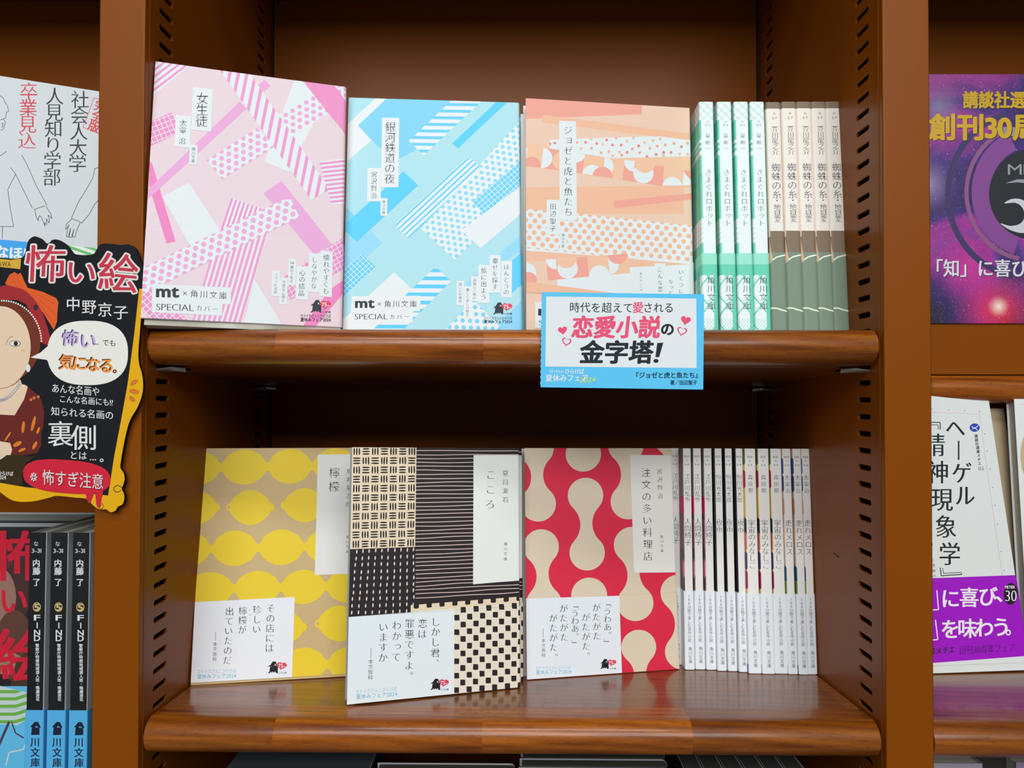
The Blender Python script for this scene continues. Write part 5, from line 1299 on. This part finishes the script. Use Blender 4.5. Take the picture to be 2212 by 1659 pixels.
# white book with a purple band
RO = (236.5, 505.7, ZL-TILT*(505.7-418)+0.3); Ru, Rv = frame_vectors(6.0, 11.0, 0.0)
def art_right():
    A = art_on(RO, Ru, Rv, 118, 194); A.crop(1980, 830, 2.634)
    k, pur, wt_ = ink(30, 46, 50), ink(158, 4, 196), ink(240, 236, 244)
    A.rect(-300, -100, 900, 2400, ink(222, 228, 226))
    pl = ink(226, 176, 184); A.line([(-200, 148), (72, 158), (357, 170), (400, 480), (445, 800), (488, 1090)], 2.6, pl)
    for x, y in ((88, 142), (182, 146), (272, 150), (358, 156), (388, 282), (402, 380), (418, 483), (432, 588), (446, 690), (460, 797), (482, 952), (497, 1060)): A.ell(x, y, 4, 4, ink(170, 160, 180), n=8)
    A.V('ヘーゲル', 220, 248, 275, 632, 132, 'ming_bold', k, sx=0.9)
    A.line([(60, 216), (134, 218), (134, 258)], 5, k); A.line([(60, 230), (122, 232), (122, 258)], 3.5, k); A.V('精神現象学', 100, 345, 188, 965, 142, 'ming_bold', k, sx=0.9)
    A.line([(134, 1044), (140, 1090), (256, 1082), (254, 1074)], 5, k); A.line([(148, 1046), (152, 1076), (254, 1070)], 3.5, k)
    A.ell(330, 247, 29, 24, ink(40, 70, 180), n=20); A.line([(312, 240), (330, 252), (350, 236)], 4, WHT); A.line([(316, 256), (330, 246), (346, 262)], 4, WHT)
    A.V('講談社選書メチエ', 338, 295, 358, 450, 21, 'bold', k); A.T('155', 352, 470, 382, 490, 'thin', k)
    A.V('学知に至る精神の', 78, 880, 100, 1092, 22, 'mincho', k)
    A.poly([(-300, 1112), (75, 1104), (563, 1086), (900, 1070), (900, 1500), (611, 1546), (80, 1586), (-300, 1612)], pur)
    A.line([(112, 1172), (122, 1282), (74, 1285)], 6, wt_); A.row('に喜び', 190, 1218, 402, 1206, 118, 'bold', wt_, sx=0.95); A.row('、', 500, 1190, 500, 1190, 110, 'bold', wt_)
    A.line([(104, 1340), (118, 1452), (70, 1456)], 6, wt_); A.row('を味わう', 188, 1392, 478, 1380, 118, 'bold', wt_, sx=0.95); A.ell(518, 1412, 15, 17, wt_); A.ell(518, 1412, 8, 9, pur)
    A.T('書メチエ', 68, 1500, 214, 1540, 'bold', k, slope=-12); A.T('創刊30周年フェア', 240, 1486, 556, 1538, 'mincho', ink(70, 10, 90), slope=-14)
    A.ell(532, 1192, 40, 62, ink(34, 30, 40), n=28, rot=0.05); A.T('METIER', 500, 1146, 556, 1162, 'bold', wt_); A.T('30', 502, 1172, 566, 1236, 'mincho', wt_)
    return A
make_book('tall white scholarly paperback with purple band in the right bay', RO, Ru, Rv, 118, 194, 14.0, ink(222, 228, 226), None, None, art_right(), band=61.0, band_cols=(ink(158, 4, 196),)*2, r=0.8, band_z0=5.0)
R2 = (356.0, 521.5, ZL-TILT*(521.5-418)+7.3); R2u, R2v = frame_vectors(0.0, 9.5, -3.4)
def art_right2():
    A = Art(); A.rect(0, 0, 118, 200, ink(222, 228, 226)); A.rect(4, 180, 118, 180.4, ink(226, 176, 184)); A.ell(18, 140, 16, 26, ink(196, 178, 140)); A.ell(16, 150, 9, 12, ink(110, 80, 56)); A.ell(14, 132, 10, 10, ink(50, 44, 46)); A.rect(0, 58, 118, 61, ink(20, 140, 150)); A.rect(0, 0, 118, 55, ink(130, 4, 180)); return A
make_book('white paperback with teal stripe at the very right edge of the photo', R2, R2u, R2v, 118, 190, 9.0, ink(222, 228, 226), None, None, art_right2(), band=55.0, band_cols=(ink(130, 4, 180),)*2, r=0.8)
nRt = np.cross(Rv, Ru)
make_book('tan paged book standing behind the tall white book with purple band', tuple(np.array(RO)+nRt*14.8+Ru*22), Ru, Rv, 119, 186, 13.0, ink(176, 160, 130), None, None, None, r=0.8)

# books below the lower shelves, tops only in view
def lowbook(label, x0, y0, W, T, front, spine, ztop, H=150, tint=(0.2, 0.2, 0.2), group=None, yaw=0.0, r=1.0):  # tint darkens the page edges in place of shade under the shelf
    u, v = frame_vectors(yaw, 0.5)
    art = Art(); art.rect(0, 0, W, H, front)
    return make_book(label, (x0, y0, ztop-H), u, v, W, H, T, front, spine, None, None, group=group, page_tint=tint, r=r, block_z=(1.0, H-0.8))
H3 = 152.5
def z374(y): return zshelf(-374.0, y)+0.1
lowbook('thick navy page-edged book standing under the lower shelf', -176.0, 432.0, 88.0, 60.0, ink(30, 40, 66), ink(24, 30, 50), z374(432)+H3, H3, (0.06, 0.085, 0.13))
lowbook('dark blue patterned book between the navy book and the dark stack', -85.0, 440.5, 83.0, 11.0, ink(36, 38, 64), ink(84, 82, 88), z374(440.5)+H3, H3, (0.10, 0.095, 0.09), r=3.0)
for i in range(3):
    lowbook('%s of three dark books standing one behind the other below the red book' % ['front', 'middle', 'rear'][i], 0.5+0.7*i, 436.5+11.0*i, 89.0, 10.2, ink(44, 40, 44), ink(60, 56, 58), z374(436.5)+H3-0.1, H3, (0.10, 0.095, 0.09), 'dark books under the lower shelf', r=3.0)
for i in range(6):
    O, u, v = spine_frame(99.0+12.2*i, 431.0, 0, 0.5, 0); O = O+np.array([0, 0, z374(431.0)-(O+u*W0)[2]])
    make_book('dark spine-out book under the lower shelf, %s of six' % ['first', 'second', 'third', 'fourth', 'fifth', 'sixth'][i], O, u, v, W0, H3, 11.4, ink(40, 38, 40), ink(44, 42, 44), None, None, group='dark spine-out books under the lower shelf', page_tint=(0.06, 0.058, 0.054), r=1.0)  # pages tinted dark for the shade here as well
def art_grey():
    A = Art(); A.rect(0, 0, 60, 200, ink(150, 146, 160)); A.poly([(0, 152), (34, 128), (0, 100)], ink(108, 116, 148)); A.poly([(24, 152), (40, 130), (46, 152)], ink(122, 118, 138)); A.poly([(6, 152), (20, 152), (30, 140)], ink(170, 166, 168)); return A
gu, gv = frame_vectors(0, 2.0)
make_book('grey and violet covered book half hidden under the right bay shelf', (232.5, 444.0, zshelf(-374, 444)+0.2), gu, gv, 46.0, 156.0, 12.0, ink(150, 146, 160), ink(90, 92, 98), None, art_grey(), r=1.0)
make_book('dark olive book beside the grey and violet one under the right shelf', (280.5, 452.0, zshelf(-374, 452)+0.2), gu, gv, 17.5, 156.0, 12.0, ink(54, 50, 40), None, None, None, r=1.0)
make_book('lilac book at the lower right corner of the photo', (299.5, 446.0, zshelf(-374, 446)+0.2), gu, gv, 60.0, 156.0, 12.0, ink(140, 120, 160), None, None, None, r=1.0)
